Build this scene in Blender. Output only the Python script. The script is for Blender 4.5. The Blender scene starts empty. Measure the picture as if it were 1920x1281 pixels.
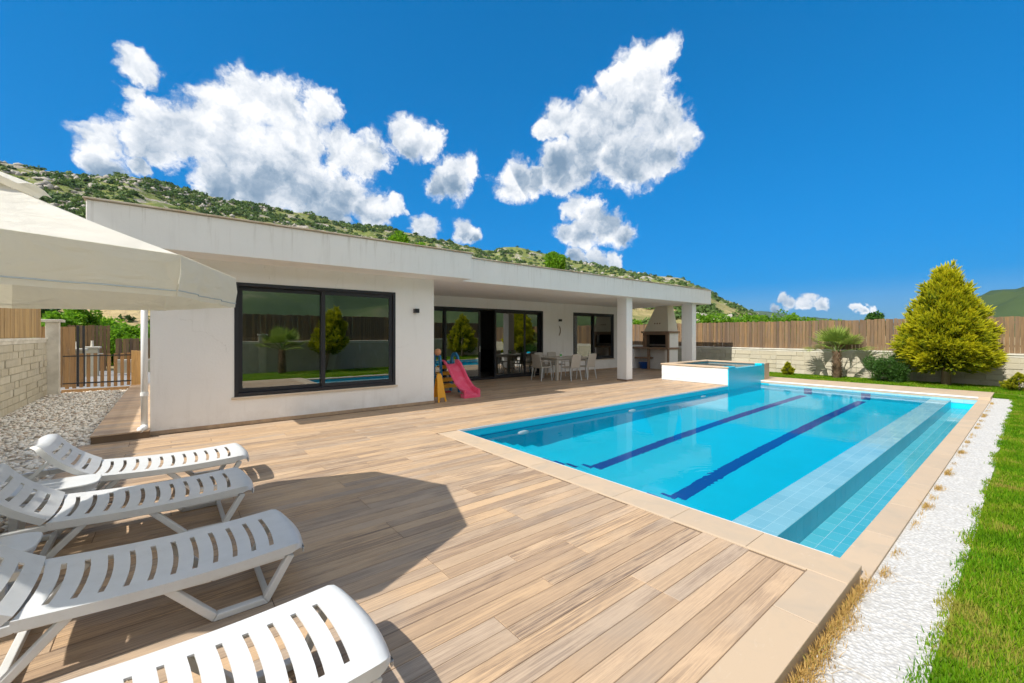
import bpy, math, random
import numpy as np
from mathutils import Vector, Matrix

random.seed(7)
RNG = np.random.default_rng(11)
SC = bpy.context.scene
COL = SC.collection
R = math.radians

# ------------------------------------------------------------------ camera
YAW, FPX, CAMH = R(51.1), 792.1, 1.55
cam = bpy.data.cameras.new('camera')
cam_ob = bpy.data.objects.new('camera', cam)
COL.objects.link(cam_ob)
cam_ob.location = (0, 0, CAMH)
cam_ob.rotation_euler = (R(90), 0, YAW - R(90))
cam.sensor_width = 36
cam.lens = 36 * FPX / 1920
cam.shift_y = -13.5 / 1920
cam.clip_start = 0.05
cam.clip_end = 20000
SC.camera = cam_ob

# ------------------------------------------------------------------ sun, exposure
SUN_TRAVEL = Vector((0.93, 0.03, -1.0))          # where the light goes
sun = bpy.data.lights.new('sun', 'SUN')
sun.energy = 2.0
sun.angle = R(0.53)
sun.color = (1.0, 0.95, 0.87)
sun_ob = bpy.data.objects.new('sun', sun)
COL.objects.link(sun_ob)
sun_ob.rotation_euler = SUN_TRAVEL.to_track_quat('-Z', 'Y').to_euler()
sun_ob.location = (-20, 0, 25)
SUN_ELEV = math.atan2(1.0, math.hypot(0.93, 0.03))
SC.view_settings.view_transform = 'Standard'
SC.view_settings.look = 'None'
SC.view_settings.exposure = 1.70
SC.view_settings.gamma = 1.0
SC.view_settings.use_curve_mapping = False
SC.cycles.use_denoising = True
SC.cycles.max_bounces = 9
SC.cycles.diffuse_bounces = 5
SC.cycles.adaptive_threshold = 0.02
SC.cycles.transmission_bounces = 8
SC.cycles.transparent_max_bounces = 12
SC.cycles.sample_clamp_indirect = 6.0
sun.cycles.is_caustics_light = True


# ------------------------------------------------------------------ node helper
class G:
    def __init__(self, nt):
        self.nt = nt

    def n(self, typ, ins=None, **props):
        nd = self.nt.nodes.new(typ)
        for k, v in props.items():
            setattr(nd, k, v)
        for k, v in (ins or {}).items():
            s = nd.inputs[k]
            if isinstance(v, bpy.types.NodeSocket):
                self.nt.links.new(v, s)
            else:
                if isinstance(v, (tuple, list)) and len(v) == 3 and s.type == 'RGBA':
                    v = (*v, 1)
                s.default_value = v
        return nd

    def math(self, op, a, b=0.0, c=None, clamp=False):
        nd = self.n('ShaderNodeMath', {0: a, 1: b}, operation=op, use_clamp=clamp)
        if c is not None:
            if isinstance(c, bpy.types.NodeSocket):
                self.nt.links.new(c, nd.inputs[2])
            else:
                nd.inputs[2].default_value = c
        return nd.outputs[0]

    def vmath(self, op, a, b=(0, 0, 0), out=0):
        return self.n('ShaderNodeVectorMath', {0: a, 1: b}, operation=op).outputs[out]

    def pos(self):
        return self.n('ShaderNodeNewGeometry').outputs['Position']

    def objco(self):
        return self.n('ShaderNodeTexCoord').outputs['Object']

    def mapping(self, vec, scale=(1, 1, 1), loc=(0, 0, 0), rot=(0, 0, 0)):
        return self.n('ShaderNodeMapping', {'Vector': vec, 'Scale': scale, 'Location': loc, 'Rotation': rot}).outputs[0]

    def noise(self, vec, scale=5.0, detail=4.0, rough=0.55, dist=0.0):
        return self.n('ShaderNodeTexNoise', {'Vector': vec, 'Scale': scale, 'Detail': detail, 'Roughness': rough,
                                             'Distortion': dist}).outputs[0]

    def voro(self, vec, scale, feature='F1', out='Distance', rnd=1.0):
        return self.n('ShaderNodeTexVoronoi', {'Vector': vec, 'Scale': scale, 'Randomness': rnd}, feature=feature).outputs[out]

    def ramp(self, fac, stops, interp='LINEAR'):
        nd = self.n('ShaderNodeValToRGB', {0: fac})
        cr = nd.color_ramp
        cr.interpolation = interp
        while len(cr.elements) < len(stops):
            cr.elements.new(0.5)
        for e, (p, c) in zip(cr.elements, stops):
            e.position = p
            e.color = (*c, 1) if len(c) == 3 else c
        return nd.outputs[0]

    def rng(self, v, a, b, c=0.0, d=1.0, smooth=False):
        return self.n('ShaderNodeMapRange', {'Value': v, 'From Min': a, 'From Max': b, 'To Min': c, 'To Max': d},
                      interpolation_type='SMOOTHSTEP' if smooth else 'LINEAR').outputs[0]

    def mix(self, fac, a, b, blend='MIX'):
        nd = self.n('ShaderNodeMix', data_type='RGBA', blend_type=blend)
        for i, v in ((0, fac), (6, a), (7, b)):
            if isinstance(v, bpy.types.NodeSocket):
                self.nt.links.new(v, nd.inputs[i])
            else:
                nd.inputs[i].default_value = (*v, 1) if isinstance(v, (tuple, list)) and len(v) == 3 else v
        return nd.outputs[2]

    def bump(self, h, strength=0.3, dist=0.01):
        return self.n('ShaderNodeBump', {'Height': h, 'Strength': strength, 'Distance': dist}).outputs[0]

    def rand(self):
        a = self.n('ShaderNodeNewGeometry').outputs['Random Per Island']
        b = self.n('ShaderNodeObjectInfo').outputs['Random']
        return self.math('FRACT', self.math('ADD', a, b))


MATS = {}


def mat(name, fn=None, color=(0.5, 0.5, 0.5), rough=0.6, metal=0.0, spec=0.5):
    m = bpy.data.materials.new(name)
    m.use_nodes = True
    b = m.node_tree.nodes['Principled BSDF']
    b.inputs['Base Color'].default_value = (*color, 1)
    b.inputs['Roughness'].default_value = rough
    b.inputs['Metallic'].default_value = metal
    b.inputs['Specular IOR Level'].default_value = spec
    if fn:
        g = G(m.node_tree)
        fn(g, b)
    MATS[name] = m
    return m


def put(g, b, key, sock):
    g.nt.links.new(sock, b.inputs[key])


# ------------------------------------------------------------------ world: sky and clouds
def pix_dir(u, v):
    """world direction of a photograph point: used to put clouds and hills at their bearings"""
    F = np.array([math.cos(YAW), math.sin(YAW), 0])
    Rt = np.array([math.sin(YAW), -math.cos(YAW), 0])
    d = (u - 960) / FPX * Rt + F - (v - 627) / FPX * np.array([0, 0, 1.0])
    return d / np.linalg.norm(d), 1.0 / (FPX * np.linalg.norm(d))


CLOUDS = [
    (455, 190, 62), (395, 195, 48), (520, 200, 52), (350, 250, 66), (440, 270, 85), (545, 265, 75), (605, 205, 38),
    (285, 265, 50), (270, 212, 36), (246, 178, 24), (480, 340, 85), (570, 340, 78), (645, 365, 55), (690, 290, 42),
    (640, 280, 40), (410, 345, 52), (600, 400, 60), (700, 395, 42),
    (252, 124, 36), (192, 272, 42), (190, 315, 40), (266, 308, 20),
    (765, 262, 40), (806, 270, 34), (848, 338, 40), (876, 316, 30), (815, 352, 24), (735, 390, 24),
    (790, 432, 30), (865, 434, 24), (888, 442, 16), 
    (1236, 92, 36), (1196, 112, 44), (1168, 158, 48), (1212, 160, 46), (1180, 215, 66), (1118, 238, 62), (1052, 232, 42),
    (1028, 244, 26), (1236, 235, 60), (1284, 262, 34), (1090, 292, 60), (1170, 292, 66), (1040, 312, 42), (968, 338, 42),
    (1002, 334, 32), (1240, 288, 46), (1062, 338, 26),
    (1083, 388, 28), (1112, 408, 36), (1144, 428, 34), (1095, 436, 40), (1178, 442, 28), (1066, 440, 26), 
    (1118, 490, 26), (1152, 496, 22), (1086, 486, 20),
    (1476, 556, 11), (1490, 568, 15), (1520, 573, 16), (1546, 578, 13), (1458, 578, 12), (1600, 579, 9), (1628, 576, 9),
    
]


def build_world():
    w = bpy.data.worlds.new('World')
    SC.world = w
    w.use_nodes = True
    w.cycles.sampling_method = 'MANUAL'
    w.cycles.sample_map_resolution = 512
    nt = w.node_tree
    g = G(nt)
    bg = nt.nodes['Background']
    sky = g.n('ShaderNodeTexSky', sky_type='NISHITA', sun_disc=False, sun_elevation=SUN_ELEV, sun_rotation=R(-91.9),
              altitude=3000.0, air_density=0.6, dust_density=0.0, ozone_density=6.0)
    lum = g.n('ShaderNodeSeparateColor', {0: sky.outputs[0]}).outputs[1]
    k = g.math('DIVIDE', 1.22, g.math('POWER', g.math('ADD', lum, 1.0), 1.10))          # roll the bright horizon off, as the photograph's exposure does
    flat = g.n('ShaderNodeVectorMath', {0: sky.outputs[0]}, operation='SCALE')
    nt.links.new(k, flat.inputs['Scale'])
    sat = g.rng(lum, 0.5, 5.0, 1.52, 1.22)
    col = g.n('ShaderNodeHueSaturation', {'Hue': 0.487, 'Saturation': sat, 'Value': 1.0, 'Color': flat.outputs[0]}).outputs[0]
    d = g.vmath('NORMALIZE', g.n('ShaderNodeTexCoord').outputs['Generated'])
    dz_raw = g.n('ShaderNodeSeparateXYZ', {0: d}).outputs[2]
    # cloud billows: direction-space noise bends the edge of every puff
    n1 = g.n('ShaderNodeTexNoise', {'Vector': d, 'Scale': 13.0, 'Detail': 4.0, 'Roughness': 0.6}, normalize=True)
    warp = g.vmath('SUBTRACT', n1.outputs[1], (0.5, 0.5, 0.5))
    n0 = g.n('ShaderNodeTexNoise', {'Vector': d, 'Scale': 6.0, 'Detail': 2.0, 'Roughness': 0.5}, normalize=True)
    warp0 = g.vmath('MULTIPLY', g.vmath('SUBTRACT', n0.outputs[1], (0.5, 0.5, 0.5)), (0.05, 0.05, 0.035))
    wd = g.vmath('ADD', g.vmath('ADD', d, warp0), g.vmath('MULTIPLY', warp, (0.055, 0.055, 0.045)))
    n6 = g.n('ShaderNodeTexNoise', {'Vector': d, 'Scale': 60.0, 'Detail': 4.0, 'Roughness': 0.6}, normalize=True)
    wd = g.vmath('ADD', wd, g.vmath('MULTIPLY', g.vmath('SUBTRACT', n6.outputs[1], (0.5, 0.5, 0.5)), (0.024, 0.024, 0.020)))
    F = None
    for (u, v, r) in CLOUDS:
        c, pk = pix_dir(u, v)
        rad = r * pk * 1.04
        dist = g.vmath('DISTANCE', wd, tuple(c), out=1)
        f = g.math('MULTIPLY_ADD', dist, -1.0 / rad, 1.0)
        F = f if F is None else g.math('SMOOTH_MAX', F, f, 0.15)
    n2 = g.noise(wd, 26.0, 6.0, 0.62)
    e = g.math('MULTIPLY_ADD', g.math('SUBTRACT', n2, 0.50), 1.30, F)
    alpha = g.rng(e, -0.06, 0.40, 0, 1, True)
    # height inside its own cloud: bright crowns, blue-grey bases
    num, den = None, None
    for (u, v0, v1, r) in ((250, 60, 160, 60), (450, 130, 415, 260), (192, 240, 345, 60), (775, 225, 300, 75), (850, 285, 380, 60), (735, 360, 440, 50),
                           (790, 405, 460, 40), (865, 410, 455, 40), (1180, 50, 372, 215), (1110, 360, 475, 80), (1120, 470, 520, 50), (1510, 540, 600, 60), (1610, 560, 592, 35)):
        c, pk = pix_dir(u, (v0 + v1) / 2)
        zt, zb = pix_dir(u, v0)[0][2], pix_dir(u, v1)[0][2]
        wgt = g.math('MAXIMUM', g.math('MULTIPLY_ADD', g.vmath('DISTANCE', d, tuple(c), out=1), -1.0 / (r * pk), 1.15), 0.0005)
        hgt = g.math('MULTIPLY', wgt, g.rng(dz_raw, zb, zt))
        num = hgt if num is None else g.math('ADD', num, hgt)
        den = wgt if den is None else g.math('ADD', den, wgt)
    hin = g.math('DIVIDE', num, den)
    # unseen cloud added outside the camera view as fill light for shaded walls
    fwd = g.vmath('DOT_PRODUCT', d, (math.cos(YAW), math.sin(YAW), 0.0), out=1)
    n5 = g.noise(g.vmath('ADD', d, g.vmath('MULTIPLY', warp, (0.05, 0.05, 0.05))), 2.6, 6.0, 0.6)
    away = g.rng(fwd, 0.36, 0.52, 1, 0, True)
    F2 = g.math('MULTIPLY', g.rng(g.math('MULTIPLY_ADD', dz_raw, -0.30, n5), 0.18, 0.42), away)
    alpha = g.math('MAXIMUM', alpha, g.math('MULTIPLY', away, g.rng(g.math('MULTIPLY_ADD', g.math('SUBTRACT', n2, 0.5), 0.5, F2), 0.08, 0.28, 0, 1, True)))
    hin = g.math('MAXIMUM', hin, g.math('MULTIPLY', away, 0.95))  # added cloud kept near crown brightness for more fill
    # light side of each billow towards the sun
    off = (-0.014, -0.001, 0.022)
    n3 = g.noise(g.vmath('ADD', wd, off), 13.0, 4.0, 0.55)
    n4 = g.noise(wd, 13.0, 4.0, 0.55)
    lit = g.math('SUBTRACT', n4, n3)
    thick = g.rng(F, 0.05, 0.75, 0, 1, True)
    lo = g.rng(hin, 0.08, 0.72, 0.0, 1.0, True)
    base = g.math('MULTIPLY_ADD', g.math('MULTIPLY', thick, g.math('SUBTRACT', 1.0, lo)), -0.74, 0.80)
    shade = g.math('MULTIPLY_ADD', lit, 2.0, base, clamp=True)
    ccol = g.ramp(shade, [(0.0, (0.46, 0.68, 0.96)), (0.30, (0.86, 1.06, 1.30)), (0.62, (1.55, 1.66, 1.80)), (0.85, (2.02, 2.06, 2.12)), (1.0, (2.30, 2.30, 2.30))])
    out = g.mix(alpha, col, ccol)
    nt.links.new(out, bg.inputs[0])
    bg.inputs[1].default_value = 0.15


build_world()


# ------------------------------------------------------------------ mesh helper
class MB:
    def __init__(self):
        self.v, self.f = [], []

    def add(self, vs, fs):
        o = len(self.v)
        self.v += [tuple(p) for p in vs]
        self.f += [tuple(i + o for i in f) for f in fs]
        return self

    def box(self, x0, x1, y0, y1, z0, z1):
        return self.hexa([(x0, y0, z0), (x1, y0, z0), (x1, y1, z0), (x0, y1, z0),
                          (x0, y0, z1), (x1, y0, z1), (x1, y1, z1), (x0, y1, z1)])

    def hexa(self, p):
        return self.add(p, [(3, 2, 1, 0), (4, 5, 6, 7), (0, 1, 5, 4), (1, 2, 6, 5), (2, 3, 7, 6), (3, 0, 4, 7)])

    def prism(self, poly, a0, a1, axis='y'):
        """poly in the plane across axis: y -> (x,z), x -> (y,z), z -> (x,y)"""
        def P(q, a):
            return {'y': (q[0], a, q[1]), 'x': (a, q[0], q[1]), 'z': (q[0], q[1], a)}[axis]
        n = len(poly)
        vs = [P(q, a0) for q in poly] + [P(q, a1) for q in poly]
        fs = [tuple(range(n))[::-1], tuple(range(n, 2 * n))] + [(i, (i + 1) % n, n + (i + 1) % n, n + i) for i in range(n)]
        return self.add(vs, fs)

    def ribbon(self, pts, t, a0, a1, axis='y'):
        """flat bar of thickness t along a polyline, mitred, from a0 to a1 across"""
        L, Rr = [], []
        n = len(pts)
        for i in range(n):
            p = Vector(pts[i])
            d0 = (p - Vector(pts[i - 1])).normalized() if i else None
            d1 = (Vector(pts[i + 1]) - p).normalized() if i < n - 1 else None
            d0 = d0 or d1
            d1 = d1 or d0
            nn = (Vector((-d0.y, d0.x)) + Vector((-d1.y, d1.x))).normalized()
            k = t / 2 / max(0.35, nn.dot(Vector((-d0.y, d0.x))))
            L.append(p + nn * k)
            Rr.append(p - nn * k)
        for i in range(n - 1):
            self.prism([L[i], L[i + 1], Rr[i + 1], Rr[i]], a0, a1, axis)
        return self

    def tube(self, pts, r, n=8, caps=True):
        pts = [Vector(p) for p in pts]
        rs = r if isinstance(r, (list, tuple)) else [r] * len(pts)
        vs, fs = [], []
        up = None
        for i, p in enumerate(pts):
            d = ((pts[min(i + 1, len(pts) - 1)] - p).normalized() + (p - pts[max(i - 1, 0)]).normalized())
            d = d.normalized() if d.length > 1e-6 else Vector((0, 0, 1))
            if up is None:
                up = d.orthogonal().normalized()
            up = (up - d * up.dot(d)).normalized()
            w = d.cross(up)
            for k in range(n):
                a = 2 * math.pi * k / n
                vs.append(p + (up * math.cos(a) + w * math.sin(a)) * rs[i])
        for i in range(len(pts) - 1):
            for k in range(n):
                a, b = i * n + k, i * n + (k + 1) % n
                fs.append((a, b, b + n, a + n))
        if caps:
            fs.append(tuple(range(n))[::-1])
            fs.append(tuple(range((len(pts) - 1) * n, len(pts) * n)))
        return self.add(vs, fs)

    def lathe(self, prof, c=(0, 0, 0), n=16):
        vs, fs = [], []
        for (r, z) in prof:
            for k in range(n):
                a = 2 * math.pi * k / n
                vs.append((c[0] + r * math.cos(a), c[1] + r * math.sin(a), c[2] + z))
        for i in range(len(prof) - 1):
            for k in range(n):
                a, b = i * n + k, i * n + (k + 1) % n
                fs.append((a, b, b + n, a + n))
        fs.append(tuple(range(n))[::-1])
        fs.append(tuple(range((len(prof) - 1) * n, len(prof) * n)))
        return self.add(vs, fs)

    def mesh(self, name, m=None, smooth=False):
        me = bpy.data.meshes.new(name)
        me.from_pydata(self.v, [], self.f)
        me.validate()
        if m:
            me.materials.append(MATS[m] if isinstance(m, str) else m)
        if smooth:
            me.polygons.foreach_set('use_smooth', [True] * len(me.polygons))
        return me

    def build(self, name, m, parent=None, smooth=False, bevel=0.0, seg=2, loc=None):
        return ob(name, self.mesh(name, m, smooth), parent, bevel, seg, loc)


def ob(name, me, parent=None, bevel=0.0, seg=2, loc=None, rot=None):
    o = bpy.data.objects.new(name, me)
    COL.objects.link(o)
    if parent:
        o.parent = parent
    if loc is not None:
        o.location = loc
    if rot is not None:
        o.rotation_euler = rot
    if bevel:
        md = o.modifiers.new('bevel', 'BEVEL')
        md.width = bevel
        md.segments = seg
        md.limit_method = 'ANGLE'
        md.angle_limit = R(40)
    return o


def tag(o, label=None, cat=None, group=None, kind=None):
    if label:
        o['label'] = label
    if cat:
        o['category'] = cat
    if group:
        o['group'] = group
    if kind:
        o['kind'] = kind
    return o


def empty(name, loc=(0, 0, 0), rz=0.0):
    o = bpy.data.objects.new(name, None)
    COL.objects.link(o)
    o.location = loc
    o.rotation_euler = (0, 0, rz)
    o.empty_display_size = 0.1
    return o


def copy_tree(o, parent=None):
    c = o.copy()
    COL.objects.link(c)
    c.parent = parent
    for ch in list(o.children):
        copy_tree(ch, c)
    return c


def np_mesh(name, V, T, m, smooth=False, attr=None):
    """V (n,3) float, T (k,3) or (k,4) int -> mesh, fast"""
    me = bpy.data.meshes.new(name)
    V = np.asarray(V, np.float32)
    T = np.asarray(T, np.int32)
    k, c = T.shape
    me.vertices.add(len(V))
    me.vertices.foreach_set('co', V.ravel())
    me.loops.add(k * c)
    me.loops.foreach_set('vertex_index', T.ravel())
    me.polygons.add(k)
    me.polygons.foreach_set('loop_start', np.arange(0, k * c, c, dtype=np.int32))
    me.polygons.foreach_set('loop_total', np.full(k, c, np.int32))
    if smooth:
        me.polygons.foreach_set('use_smooth', np.ones(k, bool))
    if attr is not None:
        a = me.attributes.new('tone', 'FLOAT', 'POINT')
        a.data.foreach_set('value', np.asarray(attr, np.float32))
    me.update(calc_edges=True)
    me.materials.append(MATS[m] if isinstance(m, str) else m)
    return me


def unit(a):
    return a / np.maximum(np.linalg.norm(a, axis=-1, keepdims=True), 1e-9)


def leaf_mesh(name, C, D, L, W, m, tone=None, droop=0.0):
    """one bent diamond leaf (2 tris as a quad) per centre C, along direction D"""
    n = len(C)
    D = unit(D)
    side = unit(np.cross(D, RNG.normal(size=(n, 3))))
    L = np.broadcast_to(np.asarray(L, float).reshape(-1, 1), (n, 1))
    W = np.broadcast_to(np.asarray(W, float).reshape(-1, 1), (n, 1))
    mid = C + D * L * 0.45
    tip = C + D * L
    tip[:, 2] -= droop * L[:, 0]
    V = np.stack([C, mid + side * W, tip, mid - side * W], 1).reshape(-1, 3)
    T = np.arange(4 * n).reshape(-1, 4)
    at = None if tone is None else np.repeat(tone, 4)
    return np_mesh(name, V, T, m, attr=at)


def hash2(ix, iy, s):
    h = np.sin(ix * 127.1 + iy * 311.7 + s * 74.7) * 43758.5453
    return h - np.floor(h)


def vnoise(x, y, s=0.0):
    ix, iy = np.floor(x), np.floor(y)
    fx, fy = x - ix, y - iy
    fx, fy = fx * fx * (3 - 2 * fx), fy * fy * (3 - 2 * fy)
    a, b = hash2(ix, iy, s), hash2(ix + 1, iy, s)
    c, d = hash2(ix, iy + 1, s), hash2(ix + 1, iy + 1, s)
    return (a * (1 - fx) + b * fx) * (1 - fy) + (c * (1 - fx) + d * fx) * fy


def fbm(x, y, o=4, s=0.0):
    t, a, k = 0.0, 0.5, 0.0
    for i in range(o):
        t = t + a * vnoise(x * 2 ** i, y * 2 ** i, s + i)
        k += a
        a *= 0.5
    return t / k


# ------------------------------------------------------------------ materials
def m_stucco(g, b):
    p = g.pos()
    n = g.noise(p, 1.1, 4, 0.6)
    st = g.noise(g.mapping(p, (2.5, 2.5, 0.25)), 3.0, 4, 0.6)
    c = g.mix(g.rng(n, 0.3, 0.75), (0.875, 0.865, 0.84), (0.83, 0.82, 0.795))
    c = g.mix(g.rng(st, 0.56, 0.85, 0, 0.30), c, (0.56, 0.54, 0.50))
    z = g.n('ShaderNodeSeparateXYZ', {0: p}).outputs[2]
    splash = g.math('MULTIPLY', g.rng(z, 0.06, 0.40, 1, 0), g.rng(g.noise(p, 3.5, 5, 0.65), 0.40, 0.75))
    c = g.mix(g.math('MULTIPLY', splash, 0.38), c, (0.50, 0.44, 0.36))
    drip = g.math('MULTIPLY', g.rng(z, 2.72, 3.32), g.rng(g.noise(g.mapping(p, (9.0, 9.0, 0.5)), 2.0, 4, 0.6), 0.56, 0.74))
    c = g.mix(g.math('MULTIPLY', drip, 0.45), c, (0.42, 0.38, 0.32))
    crack = g.voro(g.vmath('ADD', p, g.vmath('MULTIPLY', g.n('ShaderNodeTexNoise', {'Vector': p, 'Scale': 5.0, 'Detail': 4.0}).outputs[1], (0.25, 0.25, 0.25))), 0.9, 'DISTANCE_TO_EDGE')
    c = g.mix(g.math('MULTIPLY', g.rng(crack, 0.0, 0.0035, 1, 0), g.rng(n, 0.5, 0.62, 0, 0.30)), c, (0.40, 0.38, 0.35))
    put(g, b, 'Base Color', c)
    h = g.math('ADD', g.noise(p, 120, 3, 0.6), g.math('MULTIPLY', g.noise(p, 28, 3, 0.6), 1.5))
    put(g, b, 'Normal', g.bump(h, 0.35, 0.004))


mat('stucco', m_stucco, rough=0.85, spec=0.25)


def m_plank(g, b):
    p = g.pos()
    r = g.rand()
    sh = g.n('ShaderNodeCombineXYZ', {0: g.math('MULTIPLY', r, 37.0), 1: g.math('MULTIPLY', r, 91.0), 2: 0.0}).outputs[0]
    q = g.vmath('ADD', p, sh)
    streak = g.noise(g.mapping(q, (0.6, 32.0, 1.0)), 2.2, 8, 0.70, 0.8)
    fine = g.noise(g.mapping(q, (4.0, 150.0, 1.0)), 2.0, 5, 0.7)
    blot = g.noise(g.mapping(q, (0.8, 2.5, 1.0)), 2.0, 4, 0.6, 0.4)
    base = g.ramp(r, [(0.0, (0.575, 0.395, 0.235)), (0.2, (0.52, 0.355, 0.21)), (0.35, (0.42, 0.315, 0.22)), (0.5, (0.565, 0.385, 0.225)), (0.65, (0.385, 0.27, 0.175)),
                      (0.8, (0.60, 0.42, 0.26)), (0.9, (0.45, 0.345, 0.25)), (1.0, (0.55, 0.385, 0.24))])
    amt = g.rng(g.math('FRACT', g.math('MULTIPLY', r, 7.13)), 0.1, 0.9, 0.30, 1.0)
    dk = g.math('MULTIPLY', g.rng(streak, 0.43, 0.57), g.rng(blot, 0.34, 0.52))
    c = g.mix(g.math('MULTIPLY', g.math('MULTIPLY', dk, amt), 0.88), base, (0.15, 0.105, 0.078))
    c = g.mix(g.rng(fine, 0.45, 0.70, 0, 0.48), c, (0.22, 0.15, 0.10))
    c = g.mix(g.rng(g.noise(q, 1.3, 3, 0.5), 0.52, 0.72, 0, 0.40), c, (0.34, 0.285, 0.23))
    dirt = g.noise(p, 0.55, 5, 0.6)
    c = g.mix(g.rng(dirt, 0.50, 0.75, 0, 0.28), c, (0.28, 0.23, 0.18))
    put(g, b, 'Base Color', c)
    put(g, b, 'Roughness', g.rng(fine, 0.2, 0.8, 0.42, 0.68))
    put(g, b, 'Normal', g.bump(g.math('ADD', fine, g.math('MULTIPLY', streak, 0.5)), 0.25, 0.003))


mat('plank', m_plank, rough=0.55, spec=0.35)
mat('grout', color=(0.17, 0.115, 0.07), rough=0.9)


def m_coping(g, b):
    p = g.pos()
    r = g.rand()
    c = g.ramp(r, [(0.0, (0.475, 0.36, 0.245)), (0.5, (0.51, 0.39, 0.27)), (1.0, (0.455, 0.35, 0.245))])
    n = g.noise(g.vmath('ADD', p, g.math('MULTIPLY', r, 30.0)), 2.6, 6, 0.62, 0.8)
    c = g.mix(g.rng(n, 0.45, 0.72, 0, 0.55), c, (0.355, 0.305, 0.24))
    v = g.noise(g.mapping(p, (2, 5, 1)), 3.0, 5, 0.7, 1.6)
    c = g.mix(g.rng(v, 0.60, 0.74, 0, 0.35), c, (0.57, 0.48, 0.385))
    put(g, b, 'Base Color', c)
    put(g, b, 'Normal', g.bump(g.noise(p, 60, 4, 0.6), 0.15, 0.003))


mat('coping', m_coping, rough=0.6, spec=0.35)
mat('joint', color=(0.50, 0.385, 0.265), rough=0.8)


def tile_mat(name, a, bcol, grid=None):
    def fn(g, b):
        p = g.pos()
        r = g.rand()
        c = g.mix(r, a, bcol)
        c = g.mix(g.rng(g.noise(p, 1.5, 4, 0.6), 0.4, 0.75, 0, 0.35), c, tuple(0.82 * x for x in a))
        if grid:
            s = g.n('ShaderNodeSeparateXYZ', {0: p})
            lines = None
            for ax in range(3):
                t = g.math('PINGPONG', s.outputs[ax], grid / 2)
                ln = g.math('LESS_THAN', t, 0.0035)
                lines = ln if lines is None else g.math('MAXIMUM', lines, ln)
            # joints only where the face looks along another axis: keep them faint
            c = g.mix(g.math('MULTIPLY', lines, 0.16), c, (0.55, 0.75, 0.80))
        put(g, b, 'Base Color', c)
        b.inputs['Roughness'].default_value = 0.25
    mat(name, fn)


tile_mat('pool_tile', (0.001, 0.485, 0.66), (0.002, 0.52, 0.70))
tile_mat('light_tile', (0.24, 0.51, 0.62), (0.32, 0.58, 0.67))
tile_mat('trough_tile', (0.08, 0.49, 0.60), (0.12, 0.54, 0.65))
tile_mat('face_tile', (0.02, 0.32, 0.44), (0.03, 0.36, 0.48))
tile_mat('navy_tile', (0.0005, 0.06, 0.28), (0.001, 0.075, 0.33))
mat('tile_grout', color=(0.44, 0.66, 0.73), rough=0.8)


def m_water(g, b):
    p = g.pos()
    big = g.noise(p, 0.8, 2, 0.5)
    fine = g.noise(p, 6.0, 3, 0.55, 0.3)
    h = g.math('ADD', g.math('MULTIPLY', big, 0.5), g.math('MULTIPLY', fine, 0.14))
    # rings where drops hit the surface
    for (cx, cy, rad) in ((5.15, 4.62, 0.45), (5.0, 2.35, 0.7), (13.6, 4.7, 0.9)):
        d = g.vmath('DISTANCE', p, (cx, cy, -0.13), out=1)
        env = g.rng(d, 0.0, rad, 1, 0, True)
        wv = g.math('SINE', g.math('MULTIPLY', d, 62.0))
        h = g.math('MULTIPLY_ADD', g.math('MULTIPLY', wv, env), 0.035, h)
    nm = g.bump(h, 0.19, 0.05)
    rf = g.n('ShaderNodeBsdfRefraction', {'Color': (0.95, 0.995, 1.0), 'Roughness': 0.0, 'IOR': 1.33, 'Normal': nm})
    gl = g.n('ShaderNodeBsdfGlossy', {'Color': (1, 1, 1), 'Roughness': 0.02, 'Normal': nm})
    fr = g.n('ShaderNodeFresnel', {'IOR': 1.33, 'Normal': nm})
    fac = g.math('MULTIPLY', fr.outputs[0], 0.55)
    mx = g.n('ShaderNodeMixShader', {0: fac, 1: rf.outputs[0], 2: gl.outputs[0]})
    g.nt.links.new(mx.outputs[0], g.nt.nodes['Material Output'].inputs[0])


mat('water', m_water, color=(0.93, 0.99, 1.0))


def m_glass(g, b):
    nt = g.nt
    out = nt.nodes['Material Output']
    tr = g.n('ShaderNodeBsdfTransparent', {0: (0.46, 0.50, 0.50)})
    gl = g.n('ShaderNodeBsdfGlossy', {'Color': (0.93, 0.97, 0.95), 'Roughness': 0.0})
    fr = g.n('ShaderNodeFresnel', {'IOR': 3.5})
    mx = g.n('ShaderNodeMixShader', {0: fr.outputs[0], 1: tr.outputs[0], 2: gl.outputs[0]})
    nt.links.new(mx.outputs[0], out.inputs[0])


mat('window_glass', m_glass)
mat('frame_dark', lambda g, b: put(g, b, 'Base Color', g.mix(g.noise(g.pos(), 6, 3), (0.020, 0.021, 0.027), (0.032, 0.033, 0.040))),
    rough=0.38, spec=0.4)
mat('sill_stone', lambda g, b: put(g, b, 'Base Color', g.mix(g.noise(g.pos(), 9, 4), (0.60, 0.50, 0.38), (0.68, 0.58, 0.46))), rough=0.6)
mat('roof_cap', lambda g, b: put(g, b, 'Base Color', g.ramp(g.noise(g.pos(), 1.9, 5, 0.65),
    [(0.3, (0.36, 0.25, 0.14)), (0.5, (0.52, 0.44, 0.33)), (0.65, (0.60, 0.54, 0.45))])), rough=0.85)
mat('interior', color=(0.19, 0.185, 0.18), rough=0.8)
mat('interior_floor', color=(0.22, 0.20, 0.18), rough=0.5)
mat('cabinet_black', color=(0.012, 0.012, 0.014), rough=0.25)
mat('lamp_black', color=(0.015, 0.016, 0.02), rough=0.4)
mat('lamp_lens', color=(0.75, 0.75, 0.72), rough=0.3)
mat('pvc_white', color=(0.78, 0.79, 0.78), rough=0.35)


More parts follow.
